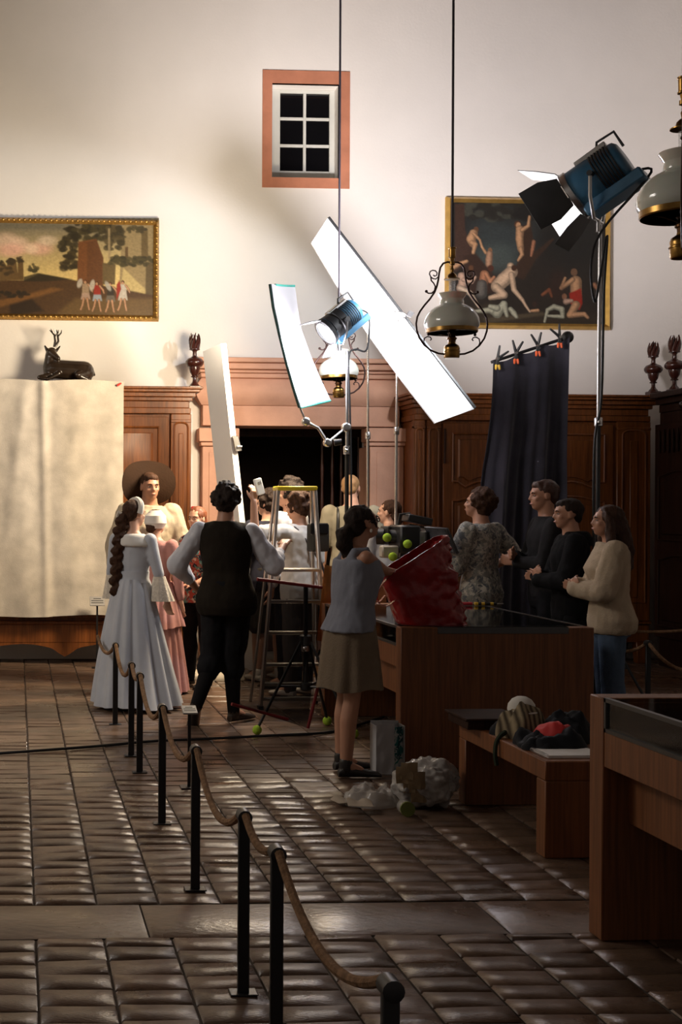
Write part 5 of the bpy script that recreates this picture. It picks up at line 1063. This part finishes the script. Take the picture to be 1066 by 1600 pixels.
kb = thing('black_pouch', (2.48, 6.3, bh), 'limp black pouch with a hanging green strap at the bench edge', 'bag'); heap('pouch', blk_j, (2.50, 6.28, bh), .075, .09, .055, 9, None, None, kb, .7)
stp = [V((2.52, 6.24, bh+.06)), V((2.47, 6.19, bh+.03)), V((2.43, 6.16, bh+.014)), V((2.405, 6.15, bh-.02)), V((2.398, 6.145, bh-.08)), V((2.404, 6.14, bh-.13))]
MB().tube(smooth_path(stp), .012, 6).build('strap', M('dark_green_webbing', (.03, .04, .025), .8), kb)
cp = thing('cap', P(832, 1112, 6.2), 'white cap on top of the heaped clothes', 'cap'); cc = V((2.575, 6.25, bh+.12)); capm = M('white_cap', (.62, .60, .55), .9, var=.05)
MB().lathe(cc, [(.068,0),(.070,.015),(.066,.04),(.048,.065),(.024,.078),(.004,.080)], 20).build('crown', capm, cp); MB().prism([cc+V((-.068*math.cos(a), -.068*math.sin(a)-.055*math.sin(a), .008)) for a in [PI*i/10 for i in range(11)]], (0,0,.005)).build('peak', capm, cp)
nb = thing('spiral_notebook', (2.57, 5.75, bh), 'open white spiral notebook on the near bench end', 'notebook'); MB().box(2.46, 2.70, 5.66, 5.84, bh, bh+.012).build('page_block', M('paper_white', (.72, .70, .68), .85, var=.02), nb, bevel=.002)
nbp = []
for i in range(9): nbp.append([V((2.45+.25*j/7, 5.66+.185*i/8, bh+.014+.012*math.sin(i/8*PI)*(.4+.6*j/7))) for j in range(8)])
MB().sheet(nbp, .0015).build('top_page', M('paper_white', (.72, .70, .68), .85, var=.02), nb)
for k in range(14): MB().tube([V((2.456, 5.67+k*.0125, bh+.008+.012*math.sin(a))) + V((.010*math.cos(a),0,0)) for a in [PI*2*i/8 for i in range(9)]], .0012, 4).build('spiral_ring', steel, nb)

# red bag on the table
rb = thing('red_tote_bag', P(675, 975, 7.9), 'shiny red plastic tote bag leaning on the glass topped table', 'bag'); redp = M('red_woven_plastic', (.24, .007, .009), .24, var=.12, scale=14, bump=.25, bscale=30, spec=.6)
bc0, bc1 = P(674, 976, 7.80), P(643, 868, 7.76); ux = (P(690,837,7.76)-P(590,901,7.76))*.5; bx = V((.21, 0, .0)); g = []
def rrect(a, sx, sy):
    k = 3.2; c, s_ = math.cos(a), math.sin(a); r = (abs(c)**k+abs(s_)**k)**(-1/k); return c*r*sx, s_*r*sy
for i in range(44):
    q = i/43; row = []
    for j in range(161):
        a = 2*PI*j/160; u, v = rrect(a, 1, 1); ctr = bc0.lerp(bc1, q); ax_ = bx.lerp(ux, q); p = ctr+ax_*u+V((0, .145*v*(1-.1*q), 0))
        nn = V((u, v, 0)); right = max(0, u)**2; p += V((nn.x, nn.y, 0))*(.014*noise.noise(p*7)+(.004+.030*right)*noise.noise(p*20)+.016*right*noise.noise(p*44)); p.z = max(p.z, HT+.008); row.append(p)
    g.append(row)
MB().sheet(g, .003).build('bag_wall', redp, rb, angle=60)
base_ring = [p for p in g[0][:-1]]; MB().prism([p+V((0,0,-.004)) for p in base_ring], (0,0,.004)).build('bag_base', redp, rb)
for s_ in (-1, 1):
    pts = [bc1+ux*(-.72)+V((0,.14*s_,.0)), bc1+ux*(-1.02)+V((-.02,.11*s_,-.05)), bc1+ux*(-1.10)+V((-.02,.09*s_,-.13)), bc1+ux*(-.95)+V((-.0,.10*s_,-.19)), bc1+ux*(-.72)+V((.02,.13*s_,-.17))]
    sp = smooth_path(pts, 5); MB().sheet([[p+V((0,-.016,0)), p+V((0,.016,0))] for p in sp], .003).build('strap', redp, rb)
# small tools on the far end of the glass top
tly = M('tool_yellow', (.65, .40, .03), .5); tlr = M('tool_red', (.40, .02, .03), .5)
for k, (px, m1) in enumerate(((728, tlr), (752, tly), (766, tly))):
    p = P(px, 947, 9.35); p.z = HT+.013; t = thing('screwdriver', p, ('red handled screwdriver on the glass top beside the red bag', 'yellow and black screwdriver next to the red one', 'yellow and black screwdriver nearest the leaf print shirt')[k], 'tool', 'tools on the glass top')
    for i in range(4): MB().cyl(p+V((-.05+.025*i, 0, 0)), p+V((-.026+.025*i, 0, 0)), .013, n=10).build('handle_band', m1 if i % 2 == 0 or k == 0 else black_plastic, t)
    MB().cyl(p+V((.05,0,0)), p+V((.11,.02,0)), .004, n=6).build('shaft', steel, t)

# bags on the floor
kraft = M('white_paper_bag', (.42, .42, .43), .8, var=.06, scale=6, bump=.3, bscale=20); teal_pr = print_mat('teal_leaf_print', (.40,.42,.42), [(.03,.16,.16), (.02,.08,.09)], 18, thr=(.48,.54))
pb = thing('paper_carrier_bag', P(610, 1212, 7.42), 'white paper carrier bag with teal printed side under the table', 'bag')
a0, a1 = P(587, 1212, 7.42), P(631, 1203, 7.42); zt_ = P(600, 1131, 7.42).z; xa, xm, xb = a0.x, X(615, 7.42, 1180), a1.x
g = [[V((xa+(xm-xa)*j/8+.006*noise.noise(V((i, j, 1))), 7.40+.012*noise.noise(V((i*.5, j*.5, 3))), .002+zt_*i/10)) for j in range(9)] for i in range(11)]; MB().sheet(g, .003).build('front_panel', kraft, pb)
g = [[V((xm+(xb-xm)*j/8, 7.40+.03*j/8+.012*noise.noise(V((i*.5, j*.5+4, 3))), .002+(zt_-.02)*i/10)) for j in range(9)] for i in range(11)]; MB().sheet(g, .003).build('gusset', teal_pr, pb)
g = [[V((xa+(xb-xa)*j/8, 7.53+.01*noise.noise(V((i*.5, j*.5+9, 3))), .002+zt_*i/10)) for j in range(9)] for i in range(11)]; MB().sheet(g, .003).build('back_panel', kraft, pb)
for xx in (xa, xb): MB().sheet([[V((xx, 7.40+.13*j/4, .002+zt_*.96*i/6)) for j in range(5)] for i in range(7)], .003).build('side_panel', kraft, pb)
tb_ = thing('rubbish_bag', P(672, 1272, 6.6), 'crumpled pale plastic rubbish bag slumped by the bench', 'bag'); bagm = M('pale_rubbish_plastic', (.34, .32, .30), .3, var=.2, scale=9, bump=.5, bscale=18)
b = MB(); c = V((X(671, 6.6), 6.62, .125)); b.ell(c, (.165, .15, .13), n=24, m=14); b.ell(c+V((-.12,-.02,-.01)), (.07,.09,.09), n=14); b.ell(c+V((.06,0,.03)), (.11,.11,.10), n=14)
me = remesh(b, .010, 1, .028, (16,16,16), 2); 
for v in me.vertices: v.co.z = max(v.co.z, .003)
put(me, 'bag', bagm, tb_)
for k in range(5):
    p = c+V((-.17+.02*k, -.10-.02*(k % 2), .05-.025*k+.05*(k % 2))); MB().sheet([[p+V((.03*i-.03, -.01+.012*math.sin(i*2+j), .03*j-.03)) for j in range(4)] for i in range(4)], .002).build('crumpled_paper', M('waste_paper', (.30, .22, .13), .8, var=.3), tb_)
jr = thing('jar', P(637, 1275, 6.4), 'glass jar with a green lid lying at the mouth of the rubbish bag', 'jar'); jc = V((X(637, 6.4), 6.38, .042)); MB().lathe(jc, [(.036,0),(.038,.01),(.038,.06),(.034,.07)], 16, (V((1,0,0)), V((0,0,1)), V((0,1,0)))).build('jar_glass', plastic_film, jr); MB().lathe(jc+V((0,-.012,0)), [(.004,0),(.039,.002),(.039,.014),(.03,.016)], 16, (V((1,0,0)), V((0,0,1)), V((0,1,0)))).build('lid', M('jar_lid', (.16, .20, .05), .4), jr)
heap('plastic_wrap', plastic_film, (X(585, 6.65), 6.68, .0), .15, .12, .09, 12, 'clear crumpled plastic wrap on the floor beside the rubbish bag', 'plastic', None, .8, 0, 60, 22, 7)
pp = M('cream_paper', (.45, .38, .30), .85, var=.05)
for k, (px, py, ro) in enumerate(((548, 1258, .3), (562, 1268, -.15))):
    p = PZ(px, py, .01); g = [[p+V((.13*i/6*math.cos(ro)-.09*j/6*math.sin(ro)-.06, .13*i/6*math.sin(ro)+.10*j/6*math.cos(ro), .008+.02*k+.022*abs(math.sin(i*.8+k))*(j/6))) for j in range(7)] for i in range(7)]
    tag(MB().sheet(g, .002).build('folded_paper', pp), ('folded cream paper on the floor, the one farther left', 'folded cream paper lying over the other by the plastic wrap')[k], 'paper', 'papers on the floor')

# ------------------------------------------------------------------ rope barrier
bases = [PZ(180,1132,0), PZ(205,1181,0), PZ(218,1207,0), PZ(253,1287,0), PZ(305,1390,0), PZ(380,1552,0), V((P(433,1328,3.63).x, 3.63, 0)), V((P(610,1545,2.60).x, 2.60, 0))]
names = ['farthest slim dark rope post before the blue gown', 'slim dark rope post, farther one of the distant pair', 'slim dark rope post, nearer one of the distant pair', 'slim dark rope post fourth from the far end', 'slim dark rope post beside the small sign plate', 'slim dark rope post, farther one of the near pair', 'slim dark rope post, nearer one of the near pair', 'nearest rope post at the bottom picture edge']
def barrier_post(b, label, h=.6):
    t = thing('barrier_post', b, label, 'post', 'rope barrier posts'); MB().box(b.x-.019, b.x+.019, b.y-.010, b.y+.010, .004, h-.02).build('pole', post_metal, t, bevel=.003)
    MB().box(b.x-.045, b.x+.045, b.y-.03, b.y+.03, 0, .006).build('base_plate', post_metal, t, bevel=.002)
    MB().lathe(V((b.x, b.y-.028, h-.018)), [(.017,0),(.024,.002),(.024,.054),(.017,.056)], 14, (V((1,0,0)), V((0,0,1)), V((0,1,0)))).build('rope_eye', post_metal, t); return t
def rope(p, q, sag, label, dz=0):
    pts = []; L_ = (q-p).length; n = 30
    for i in range(n+1):
        u = i/n; r = p.lerp(q, u); r.z -= sag*4*u*(1-u); pts.append(r)
    t = MB(); t.tube(pts, .0135, 8); o = t.build('barrier_rope', rope_mat); return tag(o, label, 'rope', 'ropes of the barrier')
for b_, l in zip(bases, names): barrier_post(b_, l)
rn = ['hemp rope of the farthest span before the blue gown', 'short hemp rope joining the distant pair of posts', 'hemp rope of the span nearer than the distant pair', 'hemp rope of the span ending at the sign plate post', 'hemp rope of the span farther than the near pair', 'short hemp rope joining the near pair of posts', 'hemp rope of the nearest long span at the picture bottom']
for k in range(7):
    a, b = bases[k]+V((0,-.03,.59)), bases[k+1]+V((0,.03,.59)); rope(a, b, min(.14, .13*(a-b).length), rn[k])
w0 = bases[0]+V((-.2,.9,0)); w0.x = P(150, 1000, 10.3).x; rope(w0+V((0,0,.56)), bases[0]+V((0,.03,.59)), .1, 'hemp rope running behind the blue gown')
rp_ = V((P(1013, 1003, 9.33).x, 9.33, 0)); barrier_post(rp_, 'slim rope post beside the jeans of the beige fleece woman')
rope(V((P(930, 1010, 9.9).x, 9.9, .59)), rp_+V((0,0,.59)), .10, 'hemp rope passing behind the jeans'); rope(rp_+V((0,0,.59)), V((P(1120, 1010, 8.3).x, 8.3, .59)), .14, 'hemp rope leaving at the right picture edge'); rope(V((P(930, 985, 11.2).x, 11.2, .53)), V((P(1120, 970, 11.0).x, 11.0, .56)), .05, 'farther hemp rope behind the right rope post')
# sign plates
sp_m = M('sign_plate_grey', (.30, .29, .28), .4, var=.05)
def sign(px, py, Y, pw, label, tilt=.5, base_px=None):
    p = P(px, py, Y); t = thing('sign_stand', V((p.x, Y, 0)), label, 'sign'); MB().box(p.x-.009, p.x+.009, Y-.006, Y+.006, .004, p.z).build('pole', post_metal, t); MB().box(p.x-.05, p.x+.05, Y-.05, Y+.05, 0, .006).build('base_plate', post_metal, t)
    a = V((pw/2, 0, 0)); bvec = V((0, math.cos(tilt)*.055, math.sin(tilt)*.055)); MB().obox(p+V((-.0, 0, .01)), a, bvec, V((0, -math.sin(tilt)*.005, math.cos(tilt)*.005))).build('plate', sp_m, t, bevel=.002)
    nn = V((0, -math.sin(tilt), math.cos(tilt)))
    ink = M('sign_ink', (.03,.03,.03), .6)
    for i in range(3): MB().obox(p+V((0,0,.01))+bvec*(.5-.45*i)+nn*.0055, a*(.8 if i else .5), bvec*.08, nn*.0005).build('text_line', ink, t)
sign(296, 1112, 7.1, .085, 'small grey sign plate on a thin post among the barrier posts', .25); sign(152, 941, 12.45, .15, 'small grey sign plate on a pale thin post before the linen', .9)

# cable across the floor
tag(MB().tube(smooth_path([PZ(-40,1180,.012), PZ(70,1172,.012), PZ(150,1166,.012), PZ(240,1158,.012), PZ(330,1154,.012), PZ(430,1149,.012), PZ(520,1143,.012), PZ(600,1120,.012)]), .010, 6).build('floor_cable', rubber), 'black cable lying across the brick floor', 'cable')

# ------------------------------------------------------------------ ladder and scrim flag
ld = thing('step_ladder', P(455, 1110, 9.8), 'aluminium step ladder with yellow top before the doorway', 'ladder')
yl = 9.85; tl_, tr_ = P(435, 765, yl+.12), P(492, 765, yl+.12); bl_, br_ = PZ(407, 1112, .0), PZ(512, 1112, .0); bl_.y = br_.y = yl; bl_.x = P(407,1100,yl).x; br_.x = P(512,1100,yl).x
MB().obox((tl_+tr_)/2+V((0,.06,.01)), (tr_-tl_)*.55, V((0,.10,0)), V((0,0,.018))).build('yellow_top', M('ladder_yellow', (.80, .62, .02), .45), ld, bevel=.008)
for a, b in ((tl_, bl_), (tr_, br_)):
    d = (b-a).normalized(); MB().loft([[p+V((sx*.012, sy*.03, 0)) for sx, sy in ((-1,-1),(1,-1),(1,1),(-1,1))] for p in (a, b)]).build('rail', alu, ld, bevel=.003); MB().box(b.x-.02, b.x+.02, b.y-.035, b.y+.035, 0, .03).build('rubber_foot', rubber, ld)
    c_, e_ = a+V((0,.12,0)), V((b.x, b.y+.42, 0)); MB().loft([[p+V((sx*.010, sy*.02, 0)) for sx, sy in ((-1,-1),(1,-1),(1,1),(-1,1))] for p in (c_, e_)]).build('rear_leg', alu, ld, bevel=.003)
for py in (893, 943, 992, 1042, 1073, 1096):
    u = (py-765)/(1112-765); a, b = tl_.lerp(bl_, u), tr_.lerp(br_, u); dp = .09 if py == 893 else .035
    MB().obox((a+b)/2+V((0,dp*.4,0)), (b-a)*.5, V((0,dp,0)), V((0,0,.012))).build('platform' if py == 893 else 'step', alu, ld, bevel=.003)
fl = thing('scrim_flag', P(478, 920, 8.8), 'black net scrim flag with red edges on a tripod stand', 'flag')
yA = 8.78; cA, cB, cC, cD = P(402,905,yA-.05), P(503,918,yA+.05), P(481,1138,yA+.02), P(362,1100,yA-.1)
redt = M('red_tape_edge', (.20, .008, .010), .5, var=.1)
MB().cyl(cA, cB, .012).build('red_rod', redt, fl); MB().cyl(cD, P(450,1124,yA), .012).build('red_rod', redt, fl); MB().cyl(P(505,1040,yA+.03), cC, .012).build('red_rod', redt, fl)
MB().sheet([[cA.lerp(cB, j/6).lerp(cD.lerp(cC, j/6), i/6)+V((0,.02*math.sin(i)*math.sin(j),0)) for j in range(7)] for i in range(7)], .0015).build('net', net, fl)
stand('light_stand', 'black tripod stand with tennis ball feet holding the scrim flag', 478, 915, 8.82, [black_metal, black_metal], legs=(3.35, .9, 5.6), spread=.37, hub=.66, r=.020, balls=(0, 1, 2))

# ------------------------------------------------------------------ camera, monitor, cart
cm = thing('film_camera', P(632, 860, 10.2), 'black film camera on a tripod behind the red bag', 'camera'); yc = 10.2
MB().obox(P(632,842,yc), V((.085,0,0)), V((0,.17,0)), V((0,0,.115))).build('body', black_plastic, cm, bevel=.015); MB().obox(P(652,812,yc-.02), V((.10,.0,-.02)), V((0,.09,0)), V((.006,0,.030))).build('top_recorder', black_plastic, cm, bevel=.006)
for k in range(3): MB().obox(P(652,822+4*k,yc-.08), V((.07,0,-.012)), V((0,.02,0)), V((0,0,.008))).build('slate_plate', steel if k == 1 else black_metal, cm)
MB().lathe(P(612,838,yc), [(.05,-.14),(.055,-.1),(.055,.05),(.07,.06),(.07,.12)], 16, basis(V((-1,.4,0)))).build('lens', black_plastic, cm); MB().obox(P(603,836,yc+.08), V((.02,-.05,0)), V((.04,.10,0)), V((0,0,.075))).build('matte_box', black_plastic, cm, bevel=.006)
MB().tube([P(622,822,yc), P(625,804,yc), P(640,802,yc), P(645,815,yc)], .011, 8).build('top_handle', black_metal, cm); MB().obox(P(608,862,yc-.1), V((.07,0,0)), V((0,.05,0)), V((0,0,.05))).build('side_box', M('grey_box', (.35,.32,.27), .6), cm, bevel=.012)
for px, py in ((605,840),(637,850),(614,870)): MB().ell(P(px,py,yc-.2), (.036,.036,.036)).build('tennis_ball', tennis, cm)
cb_ = V((X(632, yc), yc, 0))
for a in (.6, 2.7, 4.7): MB().cyl(V((cb_.x, yc, 1.16)), cb_+V((.38*math.cos(a), .38*math.sin(a), .01)), .02, .014).build('tripod_leg', black_metal, cm)
MB().lathe(V((cb_.x, yc, 1.1)), [(.05,0),(.07,.02),(.07,.09),(.04,.12)], 14).build('tripod_head', black_metal, cm)
MB().box(cb_.x-.05, cb_.x+.05, yc-.06, yc+.06, 1.2, 1.26).build('tripod_plate', black_metal, cm)
mo = thing('monitor', P(690, 868, 9.75), 'black monitor with a dark screen beside the leaf print shirt', 'monitor'); ym = 9.75; A1, B1, C1, D1 = P(662,823,ym+.12), P(697,826,ym-.06), P(714,866,ym-.10), P(677,860,ym+.08)
nn = (B1-A1).cross(D1-A1).normalized(); nn = nn if nn.y < 0 else -nn
MB().prism([A1, B1, C1, D1], -nn*.035).build('bezel', black_plastic, mo, bevel=.004); cc_ = (A1+B1+C1+D1)/4
scrn = M('monitor_screen', (.05,.055,.065), .15, var=.5, scale=14); MB().prism([cc_+(p-cc_)*.86+nn*.002 for p in (A1,B1,C1,D1)], nn*.001).build('screen', scrn, mo); MB().obox(P(668,845,ym+.14), V((.05,.03,0)), V((-.01,.05,0)), V((0,0,.08))).build('battery_pack', black_plastic, mo, bevel=.01)
MB().cyl(cc_-nn*.05, V((cc_.x, cc_.y+.05, .02)), .018).build('pole', black_metal, mo); MB().lathe(V((cc_.x, cc_.y+.05, 0)), [(.15,0),(.15,.015),(.03,.03)], 20).build('base', black_metal, mo)
ct = thing('equipment_cart', V((X(550, 9.95), 9.95, 0)), 'low wooden equipment cart behind the tank top woman', 'cart'); x0, x1 = X(500, 9.95), X(602, 9.95)
for z in (.22, .82): MB().box(x0, x1, 9.7, 10.15, z, z+.03).build('shelf', M('cart_wood', (.30, .14, .05), .45, var=.2, stretch=(1,6,6)), ct, bevel=.003)
for a in (x0+.02, x1-.02):
    for y in (9.72, 10.13): MB().cyl(V((a, y, .06)), V((a, y, .85)), .014).build('leg', steel, ct); MB().lathe(V((a-.012, y, .045)), [(.02,0),(.044,.003),(.044,.022),(.02,.025)], 14, (V((0,1,0)), V((0,0,1)), V((1,0,0)))).build('wheel', rubber, ct)
bxm = M('copper_brown_wood', (.32, .13, .045), .4, var=.2)  # copper brown wood of the two cart boxes
for k, (px, w_, h_, lb) in enumerate(((522, .08, .10, 'brown wooden box on the cart next to the ladder'), (585, .08, .13, 'brown wooden box on the cart next to the red bag'))):
    p = V((X(px, 9.9), 9.9, .85)); t = thing('wooden_box', p, lb, 'box', 'boxes on the cart'); MB().box(p.x-w_, p.x+w_, 9.82, 9.98, .85, .85+h_).build('box_body', bxm, t, bevel=.004); MB().box(p.x-w_-.005, p.x+w_+.005, 9.815, 9.985, .85+h_, .865+h_).build('box_lid', bxm, t, bevel=.003)
gp = thing('gel_sheet', P(500, 918, 9.3), 'curled transparent amber gel sheet leaning on the cart', 'gel'); gelm = mix_mat('amber_gel', lambda nt, N, L, out: (lambda t, d, m_: (setattr(t.inputs[0], 'default_value', (.75,.5,.28,1)), setattr(d.inputs['Base Color'], 'default_value', (.5,.28,.1,1)), setattr(d.inputs['Roughness'], 'default_value', .15), setattr(m_.inputs[0], 'default_value', .5), L.new(t.outputs[0], m_.inputs[1]), L.new(d.outputs[0], m_.inputs[2]), L.new(m_.outputs[0], out.inputs[0])))(N.new('ShaderNodeBsdfTransparent'), N.new('ShaderNodeBsdfPrincipled'), N.new('ShaderNodeMixShader')))
g = [[P(494+24*j/7+14*i/7, 1000-118*i/7+6*j/7, 9.6+.04*math.sin(j/7*PI)+.02*i/7) for j in range(8)] for i in range(8)]; MB().sheet(g, .002).build('sheet', gelm, gp)
jb = thing('jar', V((X(508, 9.76), 9.76, .85)), 'small copper coloured jar on the cart', 'jar'); p = V((X(511, 9.76), 9.76, .85)); MB().lathe(p, [(.02,0),(.024,.005),(.024,.05),(.014,.06),(.014,.068)], 14).build('jar_body', M('copper', (.5,.2,.1), .2, metal=1), jb); MB().lathe(p+V((0,0,.068)), [(.017,0),(.017,.016),(.004,.018)], 12).build('lid', M('label_white', (.8,.8,.8), .4), jb)

# things carried and lying about
hw = f7.g(f7.arm[-1][2]+f7.arm[-1][3]*.075*f7.H)
ph = thing('white_device', hw, 'small white handheld device raised above the crowd', 'device'); dv = V((.3, .1, -1)).normalized(); MB().obox(hw+V((.035,-.015,.0)), V((.034,.012,.010)), V((-.004,.012,0)), dv*.07).build('case', M('device_white', (.8,.8,.78), .3), ph, bevel=.008); MB().obox(hw+V((.037,-.03,.03)), V((.012,.004,.004)), V((-.001,.002,0)), dv*.012).build('button', M('sign_plate_grey', (.3,.29,.28), .4), ph)
sbg = thing('shoulder_bag', P(495, 860, 10.2), 'grey shoulder bag hanging at the back of the white tee man', 'bag'); c = P(497, 840, 10.16); b = MB().obox(c, V((.075,.03,0)), V((-.02,.045,0)), V((0,0,.115))); sb_o = b.build('bag_body', M('grey_canvas', (.07,.07,.065), .9, var=.15), sbg, bevel=.02, seg=2); MB().obox(c+V((.0,-.05,.075)), V((.078,.031,0)), V((-.004,.012,0)), V((0,0,.045))).build('flap', M('black_canvas', (.02,.02,.022), .9), sbg, bevel=.008)
heap('dust_sheet', M('white_dust_sheet', (.62, .56, .46), .9, var=.05), (X(345, 11.75), 11.72, 0), .30, .22, .10, 21, 'crumpled white dust sheet at the foot of the foam panel', 'cloth', None, .9, 0, 56, 16)

# ------------------------------------------------------------------ brick paving (nearest bricks single, the rest joined)
rng = random.Random(11)
def brick_mesh(seed):
    r = random.Random(seed); xs_ = [-.5, -.478, -.2, .2, .478, .5]; ys_ = [-.5, -.45, 0, .45, .5]; vs = []; fs = []; tx, ty = r.uniform(-.003, .003), r.uniform(-.005, .005)
    for j, y in enumerate(ys_):
        for i, x in enumerate(xs_):
            ed = i in (0, 5) or j in (0, 4); z = -.007 if ed else (.0 if (i in (2, 3) and j == 2) else -.0009)+r.uniform(-.0009, .0009); vs.append((x, y, z+(0 if ed else tx*x*2+ty*y)))
    for j in range(4):
        for i in range(5): k = j*6+i; fs.append((k, k+1, k+7, k+6))
    return vs, fs
variants = [brick_mesh(s) for s in range(10)]
slots = []; CW = .252; xoff = PZ(105, 1180, 0).x
bands = [(4.62, 5.02)]
k0 = int((XL-xoff)/CW); 
for c in range(int((-1.9-xoff)/CW), int((XR-.05-xoff)/CW)):
    xc = xoff+(c+.5)*CW; y = 3.0+rng.random()*.1
    while y < 13.1:
        d = rng.choice((.118, .125, .132, .142)); 
        A0, B0 = bands[0]
        if A0-.005 <= y < B0: y = B0+.004; continue
        if y < A0 and y+d > A0-.06: d = A0-.003-y
        slots.append((xc, y+d/2, CW-.008, d-.007)); y += d
sx = -1.9
while sx < XR:
    wd = rng.choice((.62, .75, .9)); slots.append((sx+wd/2, 4.82, wd-.008, .385)); sx += wd
def seen(s):
    px, py = proj((s[0], s[1], 0)); return -30 < px < 1096 and py < 1625 and not (s[0] > 2.35 and s[1] < 4.6)
vis = sorted([s for s in slots if seen(s)], key=lambda s: -s[2]*s[3]/(s[1]**3)); near = vis[:300]; ns = set(near); rest = [s for s in slots if s not in ns and s[1] < 13.1]
bmeshes = []
for vs, fs in variants:
    me = bpy.data.meshes.new('brick'); me.from_pydata(vs, [], fs); me.materials.append(tile_mat); me.shade_smooth(); me.set_sharp_from_angle(angle=.35); bmeshes.append(me)
fo = ORI[floor.name]
for (x, y, w_, d) in near:
    o = bpy.data.objects.new('brick', rng.choice(bmeshes)); C.objects.link(o); o.parent = floor; o.location = V((x, y, rng.uniform(-.0015, .001)))-fo; o.scale = (w_*rng.choice((-1, 1)) if False else w_, d, 1)
V_, F_ = [], []
for (x, y, w_, d) in rest:
    vs, fs = rng.choice(variants); b = len(V_); zz = rng.uniform(-.0015, .001); V_ += [(x+p[0]*w_-fo.x, y+p[1]*d-fo.y, p[2]+zz-fo.z) for p in vs]; F_ += [tuple(i+b for i in q) for q in fs]
me = bpy.data.meshes.new('far_bricks'); me.from_pydata(V_, [], F_); tag(link(me, 'far_bricks', tile_mat, floor, fo, True, 20), kind='stuff')
